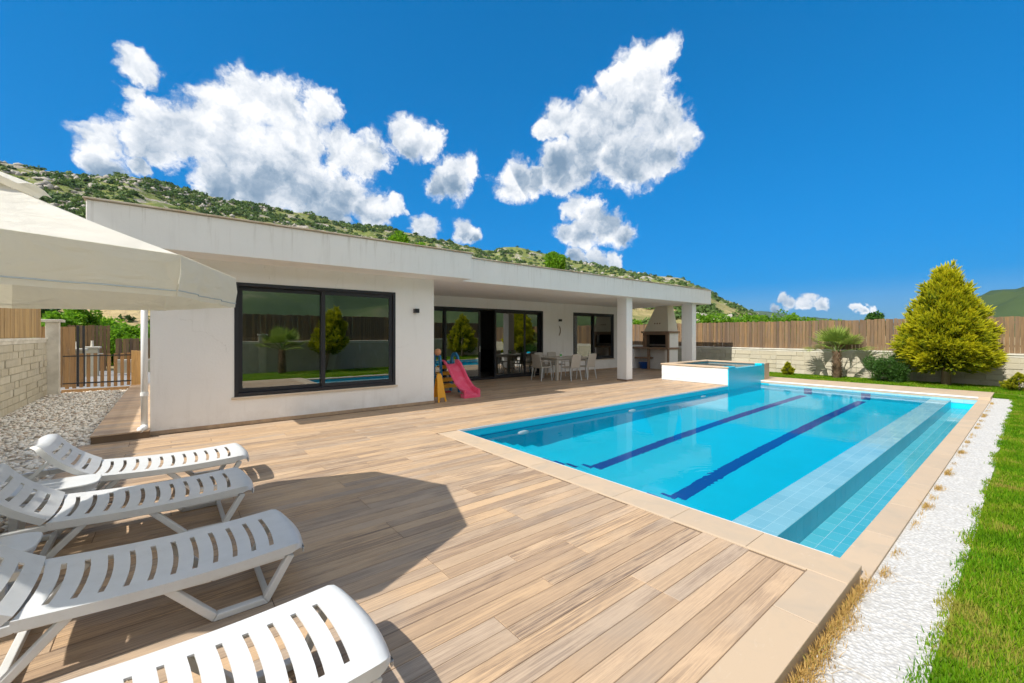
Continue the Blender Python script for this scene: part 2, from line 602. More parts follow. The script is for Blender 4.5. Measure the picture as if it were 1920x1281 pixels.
def m_plastic(g, b):
    p = g.objco()
    n = g.noise(p, 7, 4, 0.6)
    put(g, b, 'Base Color', g.mix(g.rng(n, 0.45, 0.8, 0, 0.5), (0.60, 0.61, 0.605), (0.49, 0.49, 0.465)))
    put(g, b, 'Roughness', g.rng(n, 0.3, 0.8, 0.30, 0.46))
    c = b.inputs['Base Color'].links[0].from_socket
    spots = g.rng(g.noise(p, 26, 5, 0.7), 0.60, 0.78, 0, 0.35)
    scr = g.rng(g.noise(g.mapping(p, (3, 40, 40)), 3, 4, 0.7), 0.60, 0.80, 0, 0.30)
    put(g, b, 'Base Color', g.mix(g.math('MAXIMUM', spots, scr), c, (0.40, 0.385, 0.345)))
    put(g, b, 'Normal', g.bump(g.noise(p, 90, 3, 0.6), 0.10, 0.002))


mat('white_plastic', m_plastic, spec=0.5)


def m_canvas(g, b):
    p = g.objco()
    n = g.noise(p, 2.2, 4, 0.6)
    weave = g.noise(p, 260, 2, 0.5)
    put(g, b, 'Base Color', g.mix(g.rng(n, 0.35, 0.8, 0, 0.6), (0.87, 0.86, 0.81), (0.80, 0.78, 0.72)))
    b.inputs['Roughness'].default_value = 0.9
    fold = g.noise(g.mapping(p, (1, 1, 2.5)), 3.5, 3, 0.55, 0.8)
    put(g, b, 'Normal', g.bump(g.math('MULTIPLY_ADD', weave, 0.05, fold), 0.75, 0.04))
    nt = g.nt
    out = nt.nodes['Material Output']
    tl = g.n('ShaderNodeBsdfTranslucent', {0: (0.92, 0.88, 0.77)})
    mx = g.n('ShaderNodeMixShader', {0: 0.52, 1: b.outputs[0], 2: tl.outputs[0]})
    nt.links.new(mx.outputs[0], out.inputs[0])


mat('canvas', m_canvas, spec=0.2)
mat('seam', color=(0.50, 0.55, 0.58), rough=0.9)
mat('pole_metal', color=(0.55, 0.55, 0.54), rough=0.4, metal=0.6)
mat('base_stone', color=(0.35, 0.34, 0.32), rough=0.8)


def wood_mat(name, cols, dark):
    def fn(g, b):
        p = g.pos()
        r = g.rand()
        sh = g.n('ShaderNodeCombineXYZ', {0: g.math('MULTIPLY', r, 41.0), 1: g.math('MULTIPLY', r, 67.0), 2: g.math('MULTIPLY', r, 13.0)}).outputs[0]
        q = g.vmath('ADD', p, sh)
        grain = g.noise(g.mapping(q, (22, 22, 1.0)), 2.4, 5, 0.65, 0.5)
        c = g.ramp(r, [(i / (len(cols) - 1), k) for i, k in enumerate(cols)])
        c = g.mix(g.rng(grain, 0.48, 0.75, 0, 0.8), c, dark)
        wt = g.noise(g.mapping(q, (3, 3, 0.8)), 2.0, 4, 0.6)
        c = g.mix(g.rng(wt, 0.5, 0.75, 0, 0.4), c, tuple(0.55 * a + 0.10 for a in dark))
        put(g, b, 'Base Color', c)
        put(g, b, 'Normal', g.bump(grain, 0.4, 0.003))
    mat(name, fn, rough=0.75, spec=0.25)


wood_mat('fence_wood', [(0.165, 0.105, 0.060), (0.225, 0.145, 0.078), (0.13, 0.088, 0.058), (0.26, 0.16, 0.076), (0.16, 0.115, 0.078)], (0.070, 0.044, 0.027))
wood_mat('gate_wood', [(0.34, 0.20, 0.09), (0.42, 0.25, 0.11), (0.31, 0.185, 0.09)], (0.17, 0.095, 0.045))
wood_mat('reed_wood', [(0.38, 0.25, 0.11), (0.48, 0.32, 0.14), (0.32, 0.21, 0.10), (0.52, 0.35, 0.15)], (0.18, 0.11, 0.05))
wood_mat('gate_post_wood', [(0.50, 0.30, 0.11), (0.55, 0.33, 0.13)], (0.30, 0.16, 0.06))
wood_mat('bbq_wood', [(0.27, 0.18, 0.12), (0.33, 0.225, 0.155)], (0.15, 0.095, 0.065))


def m_block(g, b):
    p = g.pos()
    r = g.rand()
    c = g.ramp(r, [(0, (0.41, 0.37, 0.275)), (0.4, (0.47, 0.425, 0.32)), (0.7, (0.42, 0.385, 0.30)), (1, (0.51, 0.47, 0.365))])
    n = g.noise(p, 5, 5, 0.65)
    c = g.mix(g.rng(n, 0.5, 0.75, 0, 0.55), c, (0.33, 0.305, 0.24))
    st = g.noise(g.mapping(p, (3, 3, 0.5)), 3, 4, 0.6)
    c = g.mix(g.rng(st, 0.58, 0.75, 0, 0.45), c, (0.66, 0.64, 0.58))
    put(g, b, 'Base Color', c)
    put(g, b, 'Normal', g.bump(g.noise(p, 45, 5, 0.65), 0.5, 0.006))


mat('block', m_block, rough=0.9, spec=0.2)
mat('block_cap', lambda g, b: put(g, b, 'Base Color', g.mix(g.rng(g.noise(g.pos(), 3, 5, .65), .4, .7), (0.62, 0.59, 0.51), (0.46, 0.43, 0.36))), rough=0.9, spec=0.2)


def m_pebble(g, b):
    p = g.pos()
    v = g.n('ShaderNodeTexVoronoi', {'Vector': g.mapping(p, (1, 1, 0.2)), 'Scale': 46.0}, feature='F1')
    cr = g.n('ShaderNodeSeparateColor', {0: v.outputs['Color']}).outputs[0]
    c = g.mix(cr, (0.60, 0.59, 0.57), (0.48, 0.47, 0.45))
    c = g.mix(g.rng(v.outputs['Distance'], 0.34, 0.62, 0, 0.75), c, (0.40, 0.385, 0.36))
    c = g.mix(g.rng(g.noise(p, 2.0, 4, 0.6), 0.55, 0.8, 0, 0.3), c, (0.62, 0.60, 0.55))
    put(g, b, 'Base Color', c)
    put(g, b, 'Normal', g.bump(g.math('MULTIPLY', v.outputs['Distance'], -1.0), 0.6, 0.012))


mat('pebble_slab', m_pebble, rough=0.75, spec=0.3)


def m_stone(g, b):
    r = g.rand()
    c = g.ramp(r, [(0, (0.80, 0.77, 0.69)), (0.3, (0.86, 0.83, 0.76)), (0.55, (0.76, 0.67, 0.55)), (0.75, (0.84, 0.81, 0.74)),
                   (0.9, (0.50, 0.38, 0.27)), (1, (0.45, 0.44, 0.42))])
    put(g, b, 'Base Color', g.mix(g.rng(g.noise(g.pos(), 40, 3), .5, .8, 0, .35), c, (0.42, 0.39, 0.35)))


mat('gravel_stone', m_stone, rough=0.85, spec=0.25)
mat('gravel_bed', lambda g, b: put(g, b, 'Base Color', g.mix(g.noise(g.pos(), 20, 4), (0.46, 0.41, 0.34), (0.62, 0.57, 0.49))), rough=0.95)


def tone_mat(name, stops, rough=0.6, trans=0.35, nscale=3.0, namt=0.5, ncol=(0.05, 0.11, 0.02), spec=0.3):
    def fn(g, b):
        t = g.n('ShaderNodeAttribute', attribute_name='tone').outputs['Fac']
        c = g.ramp(t, stops)
        c = g.mix(g.rng(g.noise(g.pos(), nscale, 3, 0.6), 0.45, 0.72, 0, namt), c, ncol)
        put(g, b, 'Base Color', c)
        b.inputs['Roughness'].default_value = rough
        out = g.nt.nodes['Material Output']
        tl = g.n('ShaderNodeBsdfTranslucent', {0: c})
        mx = g.n('ShaderNodeMixShader', {0: trans, 1: b.outputs[0], 2: tl.outputs[0]})
        g.nt.links.new(mx.outputs[0], out.inputs[0])
    mat(name, fn, spec=spec)


tone_mat('grass_blade', [(0, (0.055, 0.165, 0.005)), (0.5, (0.115, 0.285, 0.006)), (0.78, (0.22, 0.35, 0.012)), (1, (0.37, 0.33, 0.07))], 0.65, 0.45, 1.4, 0.45, (0.21, 0.30, 0.010), spec=0.1)
tone_mat('dry_blade', [(0, (0.38, 0.23, 0.065)), (0.6, (0.51, 0.33, 0.10)), (0.9, (0.56, 0.39, 0.15)), (1, (0.25, 0.28, 0.04))], 0.7, 0.25, 4, 0.2, (0.4, 0.25, 0.08))
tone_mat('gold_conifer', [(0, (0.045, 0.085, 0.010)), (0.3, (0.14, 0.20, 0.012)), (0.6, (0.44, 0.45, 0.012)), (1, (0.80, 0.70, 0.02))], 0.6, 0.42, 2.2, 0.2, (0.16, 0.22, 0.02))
tone_mat('dark_leaf', [(0, (0.025, 0.07, 0.014)), (0.6, (0.055, 0.14, 0.020)), (1, (0.12, 0.24, 0.04))], 0.5, 0.3, 2.5, 0.3, (0.03, 0.09, 0.015))
tone_mat('fresh_leaf', [(0, (0.08, 0.20, 0.012)), (0.6, (0.18, 0.37, 0.018)), (1, (0.33, 0.50, 0.03))], 0.5, 0.58, 1.2, 0.25, (0.09, 0.22, 0.02))
tone_mat('palm_leaf', [(0, (0.12, 0.20, 0.03)), (0.6, (0.25, 0.34, 0.05)), (1, (0.48, 0.47, 0.14))], 0.45, 0.3, 2, 0.2, (0.10, 0.18, 0.03), spec=0.5)
tone_mat('scrub_leaf', [(0, (0.05, 0.10, 0.022)), (0.5, (0.10, 0.17, 0.035)), (0.8, (0.16, 0.22, 0.05)), (1, (0.22, 0.27, 0.09))], 0.7, 0.3, 0.03, 0.4, (0.05, 0.085, 0.025))
mat('bark', lambda g, b: put(g, b, 'Base Color', g.mix(g.noise(g.mapping(g.pos(), (12, 12, 2)), 3, 4, .65), (0.16, 0.11, 0.075), (0.30, 0.22, 0.15))), rough=0.9)
mat('palm_bark', lambda g, b: put(g, b, 'Base Color', g.mix(g.rand(), (0.17, 0.105, 0.06), (0.34, 0.24, 0.15))), rough=0.9)


def m_soil(g, b):
    p = g.pos()
    c = g.mix(g.rng(g.noise(p, 0.5, 5, .6), .35, .7), (0.075, 0.13, 0.015), (0.13, 0.19, 0.025))
    put(g, b, 'Base Color', c)


mat('lawn_soil', m_soil, rough=0.95, spec=0.1)


def m_ground(g, b):
    p = g.pos()
    n = g.noise(p, 0.02, 6, 0.6)
    c = g.ramp(n, [(0.3, (0.10, 0.13, 0.04)), (0.45, (0.30, 0.24, 0.13)), (0.6, (0.40, 0.31, 0.18)), (0.72, (0.13, 0.17, 0.05))])
    put(g, b, 'Base Color', c)


mat('ground', m_ground, rough=0.95, spec=0.1)


def m_hill(g, b):
    p = g.pos()
    z = g.n('ShaderNodeSeparateXYZ', {0: p}).outputs[2]
    n1 = g.noise(p, 0.018, 6, 0.62)
    n2 = g.noise(p, 0.11, 6, 0.65)
    n3 = g.noise(g.mapping(p, (1, 1, 2.0)), 0.05, 7, 0.68, 0.8)
    green = g.ramp(n2, [(0.3, (0.09, 0.13, 0.030)), (0.5, (0.16, 0.19, 0.05)), (0.65, (0.24, 0.23, 0.08)), (0.8, (0.34, 0.28, 0.13))])
    tan = g.ramp(n2, [(0.3, (0.24, 0.20, 0.09)), (0.5, (0.46, 0.34, 0.18)), (0.7, (0.55, 0.42, 0.24))])
    low = g.math('MULTIPLY', g.rng(z, 40, 4), g.rng(n1, 0.38, 0.58))
    c = g.mix(low, green, tan)
    rock = g.ramp(g.noise(p, 0.35, 5, 0.7), [(0.35, (0.22, 0.19, 0.155)), (0.55, (0.38, 0.34, 0.29)), (0.7, (0.46, 0.43, 0.385))])
    rk = g.math('MULTIPLY', g.rng(n3, 0.52, 0.60), g.rng(z, 14, 40))
    c = g.mix(rk, c, rock)
    put(g, b, 'Base Color', c)
    put(g, b, 'Normal', g.bump(g.math('ADD', g.noise(p, 0.3, 6, 0.7), n3), 0.9, 2.0))


mat('hill', m_hill, rough=0.95, spec=0.1)
mat('forest_ridge', lambda g, b: put(g, b, 'Base Color', g.ramp(g.noise(g.pos(), 0.006, 7, .65), [(0.35, (0.035, 0.06, 0.025)), (0.6, (0.065, 0.095, 0.035)), (0.75, (0.16, 0.16, 0.09))])), rough=0.95, spec=0.1)
mat('hill_rock', lambda g, b: put(g, b, 'Base Color', g.mix(g.noise(g.pos(), 0.9, 5, .7), (0.26, 0.235, 0.20), (0.46, 0.43, 0.385))), rough=0.95, spec=0.1)
mat('concrete', lambda g, b: put(g, b, 'Base Color', g.mix(g.noise(g.pos(), 2, 5, .6), (0.20, 0.20, 0.195), (0.27, 0.265, 0.255))), rough=0.9)
mat('pink_plastic', lambda g, b: put(g, b, 'Base Color', g.mix(g.rng(g.noise(g.pos(), 7, 4), .45, .75), (0.86, 0.09, 0.19), (0.88, 0.18, 0.28))), rough=0.4)
mat('blue_plastic', color=(0.02, 0.20, 0.42), rough=0.4)
mat('yellow_plastic', color=(0.72, 0.36, 0.02), rough=0.4)
mat('amber_plastic', color=(0.78, 0.36, 0.012), rough=0.4)
mat('peach_plastic', color=(0.75, 0.36, 0.18), rough=0.4)
mat('red_plastic', color=(0.45, 0.02, 0.03), rough=0.4)
mat('white_knob', color=(0.75, 0.74, 0.68), rough=0.4)
mat('rattan_beige', lambda g, b: (put(g, b, 'Base Color', g.mix(g.noise(g.objco(), 30, 3), (0.46, 0.42, 0.36), (0.52, 0.48, 0.415)))), rough=0.5)
mat('chair_leg', color=(0.62, 0.64, 0.64), rough=0.35, metal=0.3)
mat('bottle_plastic', color=(0.70, 0.75, 0.72), rough=0.2)
mat('bottle_green', color=(0.12, 0.42, 0.10), rough=0.3)
mat('bbq_render', lambda g, b: put(g, b, 'Base Color', g.mix(g.noise(g.pos(), 6, 4), (0.66, 0.61, 0.50), (0.72, 0.68, 0.58))), rough=0.85)
mat('soot', color=(0.012, 0.011, 0.012), rough=0.9)
mat('firebrick', color=(0.16, 0.13, 0.11), rough=0.9)
mat('blue_tub', color=(0.01, 0.09, 0.42), rough=0.35)
mat('spa_white', lambda g, b: put(g, b, 'Base Color', g.mix(g.rand(), (0.72, 0.715, 0.70), (0.66, 0.655, 0.63))), rough=0.7)
mat('iron_black', color=(0.02, 0.02, 0.022), rough=0.5)
mat('ornament', color=(0.28, 0.20, 0.12), rough=0.5)
mat('plaster_far', color=(0.75, 0.74, 0.70), rough=0.9)


# ================================================================== TERRAIN
RIDGE = [(0, 309), (75, 320), (100, 326), (140, 330), (175, 332.5), (220, 329.5), (250, 331), (287, 341), (325, 352), (375, 361),
         (410, 374), (437, 380), (496, 388), (575, 398), (655, 418), (734, 426), (813, 444), (849, 450), (870, 455), (891, 457),
         (903, 464), (928, 466), (941, 461), (957, 463), (980, 466), (1025, 477), (1087, 490), (1181, 510), (1236, 518), (1260, 520),
         (1280, 522), (1290, 527), (1298, 533), (1311, 538), (1335, 548), (1346, 556), (1359, 562), (1372, 566), (1382, 571), (1404, 582),
         (1425, 592), (1450, 603), (1480, 615), (1520, 628)]


def bearing(u, v):
    d, _ = pix_dir(u, v)
    return math.degrees(math.atan2(d[1], d[0])), d[2] / math.hypot(d[0], d[1])


_tab = sorted(bearing(u, v) for u, v in RIDGE)
TH = np.array([-60.0, _tab[0][0] - 8] + [t for t, _ in _tab] + [112, 125, 140, 160, 180])
TE = np.array([-0.02, -0.02] + [e for _, e in _tab] + [0.262, 0.25, 0.22, 0.16, 0.10])


def ridge_R(th):
    return 760 - 3.2 * (np.clip(th, 10, 105) - 10)


def hill_h(x, y):
    th = np.degrees(np.arctan2(y, x))
    r = np.hypot(x, y)
    Rr = ridge_R(th)
    r0 = 52 + 30 * fbm(th * 0.09, th * 0.0 + 3.3, 2)
    Hh = np.interp(th, TH, TE) * Rr + CAMH
    t = np.clip((r - r0) / (Rr - r0), 0, 1.5)
    up = 0.55 * t + 0.45 * t ** 1.9
    dn = np.maximum(0, 1 - 1.2 * (t - 1))
    s = np.where(t < 1, up, dn)
    edge = np.clip(t * (1.06 - t) * 4, 0, 1)
    nz = (fbm(x / 85, y / 85, 5, 2.0) - 0.5) * 44 + (fbm(x / 22, y / 22, 4, 5.0) - 0.5) * 9
    h = Hh * s + nz * edge * np.clip(Hh / 90, 0, 1) - 0.6
    return np.maximum(h, -3.0)


def build_terrain():
    # flat valley floor as one sheet with the plot cut out
    ix0, ix1, iy0, iy1, o = -3.2, 20.2, -4.2, 24.5, 5380.0
    xs, ys = [-o, ix0, ix1, o], [-o, iy0, iy1, o]
    V = [(x, y, -0.32) for y in ys for x in xs]
    Fq = [(j * 4 + i, j * 4 + i + 1, (j + 1) * 4 + i + 1, (j + 1) * 4 + i) for j in range(3) for i in range(3) if not (i == 1 and j == 1)]
    tag(MB().add(V, Fq).build('ground', 'ground'), kind='structure')
    # hillside behind the house
    th = np.radians(np.linspace(8, 172, 560))
    tt = np.linspace(0, 1, 120) ** 1.25
    TT, RR = np.meshgrid(th, tt, indexing='ij')
    rad = 46 + RR * (ridge_R(np.degrees(TT)) * 1.12 - 46)
    X, Y = np.cos(TT) * rad, np.sin(TT) * rad
    Z = hill_h(X, Y)
    V = np.stack([X, Y, Z], -1).reshape(-1, 3)
    n, k = X.shape
    idx = np.arange(n * k).reshape(n, k)
    Q = np.stack([idx[:-1, :-1], idx[:-1, 1:], idx[1:, 1:], idx[1:, :-1]], -1).reshape(-1, 4)
    tag(ob('hillside', np_mesh('hillside', V, Q[:, ::-1], 'hill', True)), kind='structure')

    # far ridges
    def ridge(name, th0, th1, R0, pts, amp, m, seed, dep=0.45):
        a = np.linspace(th0, th1, 260)
        e = np.interp(a, [p[0] for p in pts], [p[1] for p in pts])
        rows = np.linspace(0, 1.5, 46)
        A, T = np.meshgrid(np.radians(a), rows, indexing='ij')
        rr = R0 * (1 - dep) + R0 * dep * T
        top = (e * R0)[:, None]
        s = np.where(T < 1, T ** 1.2, np.maximum(0, 1 - 1.5 * (T - 1)))
        X, Y = np.cos(A) * rr, np.sin(A) * rr
        sc = R0 / 14
        Z = top * s + (fbm(X / sc, Y / sc, 5, seed) - 0.5) * amp * np.clip(T * (1.05 - T) * 4, 0, 1) + (fbm(X / sc * 6, Y / sc * 6, 3, seed) - .5) * amp * .12 - 2
        V = np.stack([X, Y, Z], -1).reshape(-1, 3)
        n, k = X.shape
        idx = np.arange(n * k).reshape(n, k)
        Q = np.stack([idx[:-1, :-1], idx[:-1, 1:], idx[1:, 1:], idx[1:, :-1]], -1).reshape(-1, 4)
        tag(ob(name, np_mesh(name, V, Q[:, ::-1], m, True)), kind='structure')
    P = [bearing(u, v) for u, v in ((1380, 588), (1408, 582), (1440, 583), (1477, 590), (1515, 596), (1550, 599), (1640, 606), (1760, 612))]
    P = sorted(P)
    ridge('distant_ridge', P[0][0] - 4, P[-1][0] + 6, 4200, P, 110, 'forest_ridge', 3.0)
    P = sorted([bearing(u, v) for u, v in ((1740, 612), (1800, 585), (1847, 556), (1877, 546), (1920, 539))] +
               [(-8, 0.075), (-20, 0.10), (-35, 0.16), (-60, 0.20), (-90, 0.22), (-120, 0.19), (-150, 0.14), (-178, 0.10)])
    ridge('opposite_mountain', -178, P[-1][0] + 1, 1300, P, 90, 'forest_ridge', 8.0, 0.7)

    # scrub and rocks on the hillside
    n = 15000
    th = RNG.uniform(8, 118, n)
    f = RNG.uniform(0, 1, n) ** 0.85
    r = 62 + f * (ridge_R(th) * 1.0 - 62)
    x, y = np.cos(np.radians(th)) * r, np.sin(np.radians(th)) * r
    keep = fbm(x / 34, y / 34, 4, 9.0) + 0.25 * RNG.uniform(-1, 1, n) > np.where(r < 170, 0.60, 0.50)
    x, y, r = x[keep], y[keep], r[keep]
    z = hill_h(x, y)
    ok = z > 0.2
    x, y, z, r = x[ok], y[ok], z[ok], r[ok]
    n = len(x)
    K = 34
    size = RNG.uniform(0.9, 2.1, n) * np.clip(0.75 + r / 420, 0.8, 1.9)
    d = unit(RNG.normal(size=(n, K, 3)))
    d[..., 2] = np.abs(d[..., 2])
    rad = RNG.uniform(0.55, 1.05, (n, K, 1))
    C = d * rad * size[:, None, None] * np.array([1, 1, 0.85])
    C = C + np.stack([x, y, z], 1)[:, None, :]
    a = unit(RNG.normal(size=(n, K, 3)) * 0.8 + d * 0.2)
    b2 = unit(np.cross(a, d + 0.3 * RNG.normal(size=(n, K, 3))))
    L = size[:, None, None] * RNG.uniform(0.28, 0.5, (n, K, 1))
    V = np.stack([C - a * L, C + a * L, C + b2 * L * 1.3], 2).reshape(-1, 3)
    T = np.arange(len(V)).reshape(-1, 3)
    tone = np.repeat(np.clip(RNG.normal(0.42, 0.22, n), 0, 1), K * 3)
    o = ob('hillside_scrub', np_mesh('hillside_scrub', V, T, 'scrub_leaf', attr=tone))
    tag(o, 'dense green scrub and olive trees covering the rocky hillside', 'scrub', kind='stuff')
    n = 5200
    th = RNG.uniform(14, 112, n)
    r = 150 + RNG.uniform(0, 1, n) ** 0.7 * (ridge_R(th) * 0.99 - 150)
    x, y = np.cos(np.radians(th)) * r, np.sin(np.radians(th)) * r
    keep = fbm(x / 60, y / 60, 4, 21.0) > 0.575
    x, y = x[keep], y[keep]
    z = hill_h(x, y)
    n = len(x)
    ico = icosa()
    sv = ico[0][None] * (1 + 0.35 * RNG.normal(size=(n, 12, 1))) * (RNG.uniform(0.6, 2.4, (n, 1, 1)) * np.stack([RNG.uniform(.7, 1.5, n), RNG.uniform(.7, 1.5, n), RNG.uniform(.5, 1.2, n)], 1)[:, None])
    V = (sv + np.stack([x, y, z], 1)[:, None]).reshape(-1, 3)
    T = (ico[1][None] + 12 * np.arange(n)[:, None, None]).reshape(-1, 3)
    tag(ob('hillside_rocks', np_mesh('hillside_rocks', V, T, 'hill_rock')), 'pale limestone outcrops scattered over the hillside', 'rocks', kind='stuff')


def icosa():
    t = (1 + 5 ** 0.5) / 2
    V = np.array([(-1, t, 0), (1, t, 0), (-1, -t, 0), (1, -t, 0), (0, -1, t), (0, 1, t), (0, -1, -t), (0, 1, -t), (t, 0, -1), (t, 0, 1), (-t, 0, -1), (-t, 0, 1)], float)
    V /= np.linalg.norm(V[0])
    Fc = np.array([(0, 11, 5), (0, 5, 1), (0, 1, 7), (0, 7, 10), (0, 10, 11), (1, 5, 9), (5, 11, 4), (11, 10, 2), (10, 7, 6), (7, 1, 8),
                   (3, 9, 4), (3, 4, 2), (3, 2, 6), (3, 6, 8), (3, 8, 9), (4, 9, 5), (2, 4, 11), (6, 2, 10), (8, 6, 7), (9, 8, 1)])
    return V, Fc


build_terrain()

# ================================================================== PLOT: subsoil, deck, paths, lawn
PX0, PX1, PY0, PY1 = 3.60, 15.57, 0.89, 5.85        # pool opening
WATER = -0.13
FLOOR = -1.67


def build_plot():
    m = MB()
    for (x0, x1, y0, y1) in ((-3.2, 20.2, -4.2, 0.60), (-3.2, 3.22, 0.60, 6.3), (16.2, 20.2, 0.60, 6.3), (-3.2, 20.2, 6.3, 24.5)):
        m.box(x0, x1, y0, y1, -0.9, -0.26)
    tag(m.build('subsoil', 'gravel_bed'), kind='structure')


build_plot()


def plank_mesh(L, W, name='plank', m='plank', T=0.02, c=0.0018):
    v = [(0, 0, -T), (L, 0, -T), (L, W, -T), (0, W, -T), (0, 0, -c), (L, 0, -c), (L, W, -c), (0, W, -c),
         (c, c, 0), (L - c, c, 0), (L - c, W - c, 0), (c, W - c, 0)]
    f = [(0, 1, 5, 4), (1, 2, 6, 5), (2, 3, 7, 6), (3, 0, 4, 7), (4, 5, 9, 8), (5, 6, 10, 9), (6, 7, 11, 10), (7, 4, 8, 11), (8, 9, 10, 11)]
    return v, f


def build_deck():
    deck = empty('deck')
    tag(deck, kind='structure')
    areas = [(-1.0, 3.245, 0.948, 8.48), (3.245, 13.12, 5.872, 8.48), (4.62, 16.38, 8.48, 11.78), (13.12, 16.38, 8.13, 8.48), (16.38, 18.6, 8.13, 12.6)]
    bed = MB()
    for (x0, x1, y0, y1) in [(-1.0, 3.25, 0.74, 8.5), (3.25, 3.60, 5.866, 8.5), (3.60, 13.12, 5.866, 8.5), (4.62, 16.38, 8.5, 11.8), (13.12, 16.38, 8.12, 8.5), (16.38, 18.6, 8.12, 12.6)]:
        bed.box(x0, x1, y0, y1, -0.25, -0.0035)
    bed.build('deck_bed', 'grout', deck)
    P, Ln, gp = 0.1152, 1.84, 0.0038
    pieces = []
    j = 0
    y = 0.948
    while y < 12.6:
        yc = y + P / 2
        iv = sorted([(a[0], a[1]) for a in areas if a[2] <= yc <= a[3]])
        merged = []
        for a in iv:
            if merged and a[0] <= merged[-1][1] + 0.01:
                merged[-1] = (merged[-1][0], max(a[1], merged[-1][1]))
            else:
                merged.append(a)
        grp = j // 3
        off = (1.38 + (0.92 if grp % 2 else 0.0)) % Ln
        if j % 3 == 2 and hash2(np.float64(j), 3.0, 1.0) > 0.5:
            off = (off + 0.46 + 0.92 * (j % 2)) % Ln
        for (a, b) in merged:
            k = math.floor((a - off) / Ln)
            x = off + k * Ln
            while x < b:
                xa, xb = max(a, x) + gp / 2, min(b, x + Ln) - gp / 2
                if xb - xa > 0.03:
                    pieces.append((xa, xb, y + gp / 2, y + P - gp / 2))
                x += Ln
        y += P
        j += 1
    pieces.sort(key=lambda q: math.hypot((q[0] + q[1]) / 2 - 0.7, (q[2] + q[3]) / 2 - 1.0))
    cache = {}
    for q in pieces[:300]:
        L = round(q[1] - q[0], 3)
        W = round(q[3] - q[2], 3)
        if (L, W) not in cache:
            cache[(L, W)] = MB().add(*plank_mesh(L, W)).mesh('plank', 'plank')
        ob('plank', cache[(L, W)], deck, loc=(q[0], q[2], random.uniform(-0.0006, 0.0004)))
    m = MB()
    for q in pieces[300:]:
        v, f = plank_mesh(q[1] - q[0], q[3] - q[2])
        m.add([(a + q[0], b + q[2], c) for a, b, c in v], f)
    tag(m.build('plank_field', 'plank', deck), kind='stuff')
    # border slabs on the garden side
    x = -1.0
    while x < 3.24:
        L = min(0.92, 3.585 - x)
        MB().box(x + 0.002, x + L - 0.002, 0.73, 0.945, -0.22, 0.0).build('border_slab', 'coping', deck, bevel=0.004)
        x += L
    return deck


build_deck()


def build_side_path():
    p = empty('side_path')
    tag(p, kind='structure')
    MB().box(-0.88, -0.25, 8.34, 16.3, -0.2, 0.096).build('path_bed', 'grout', p)
    me = MB().add(*plank_mesh(0.64, 0.150)).mesh('plank', 'plank')
    y = 8.33
    while y < 16.2:
        ob('plank', me, p, loc=(-0.89, y, 0.1165))
        y += 0.1535


build_side_path()


def scatter_blades(name, X, Y, z, h, w, m, tone, lean=0.45, parent=None):
    n = len(X)
    a = RNG.uniform(0, 2 * np.pi, n)
    b = np.stack([X, Y, np.full(n, z)], 1)
    sd = np.stack([np.cos(a), np.sin(a), np.zeros(n)], 1) * w
    ld = np.stack([np.cos(a + 1.57 + RNG.normal(0, .6, n)), np.sin(a + 1.57 + RNG.normal(0, .6, n)), np.zeros(n)], 1)
    ln = (np.abs(RNG.normal(0, lean, n)) * h)[:, None]
    tip = b + ld * ln + np.stack([np.zeros(n), np.zeros(n), h], 1)
    mid = b + ld * ln * 0.35 + np.stack([np.zeros(n), np.zeros(n), h * 0.55], 1)
    V = np.stack([b - sd, b + sd, mid + sd * .8, mid - sd * .8, tip], 1).reshape(-1, 3)
    i = np.arange(n)[:, None] * 5
    T = np.concatenate([i + [0, 1, 2], i + [0, 2, 3], i + [3, 2, 4]], 0)
    return ob(name, np_mesh(name, V, T, m, attr=np.repeat(tone, 5)), parent)


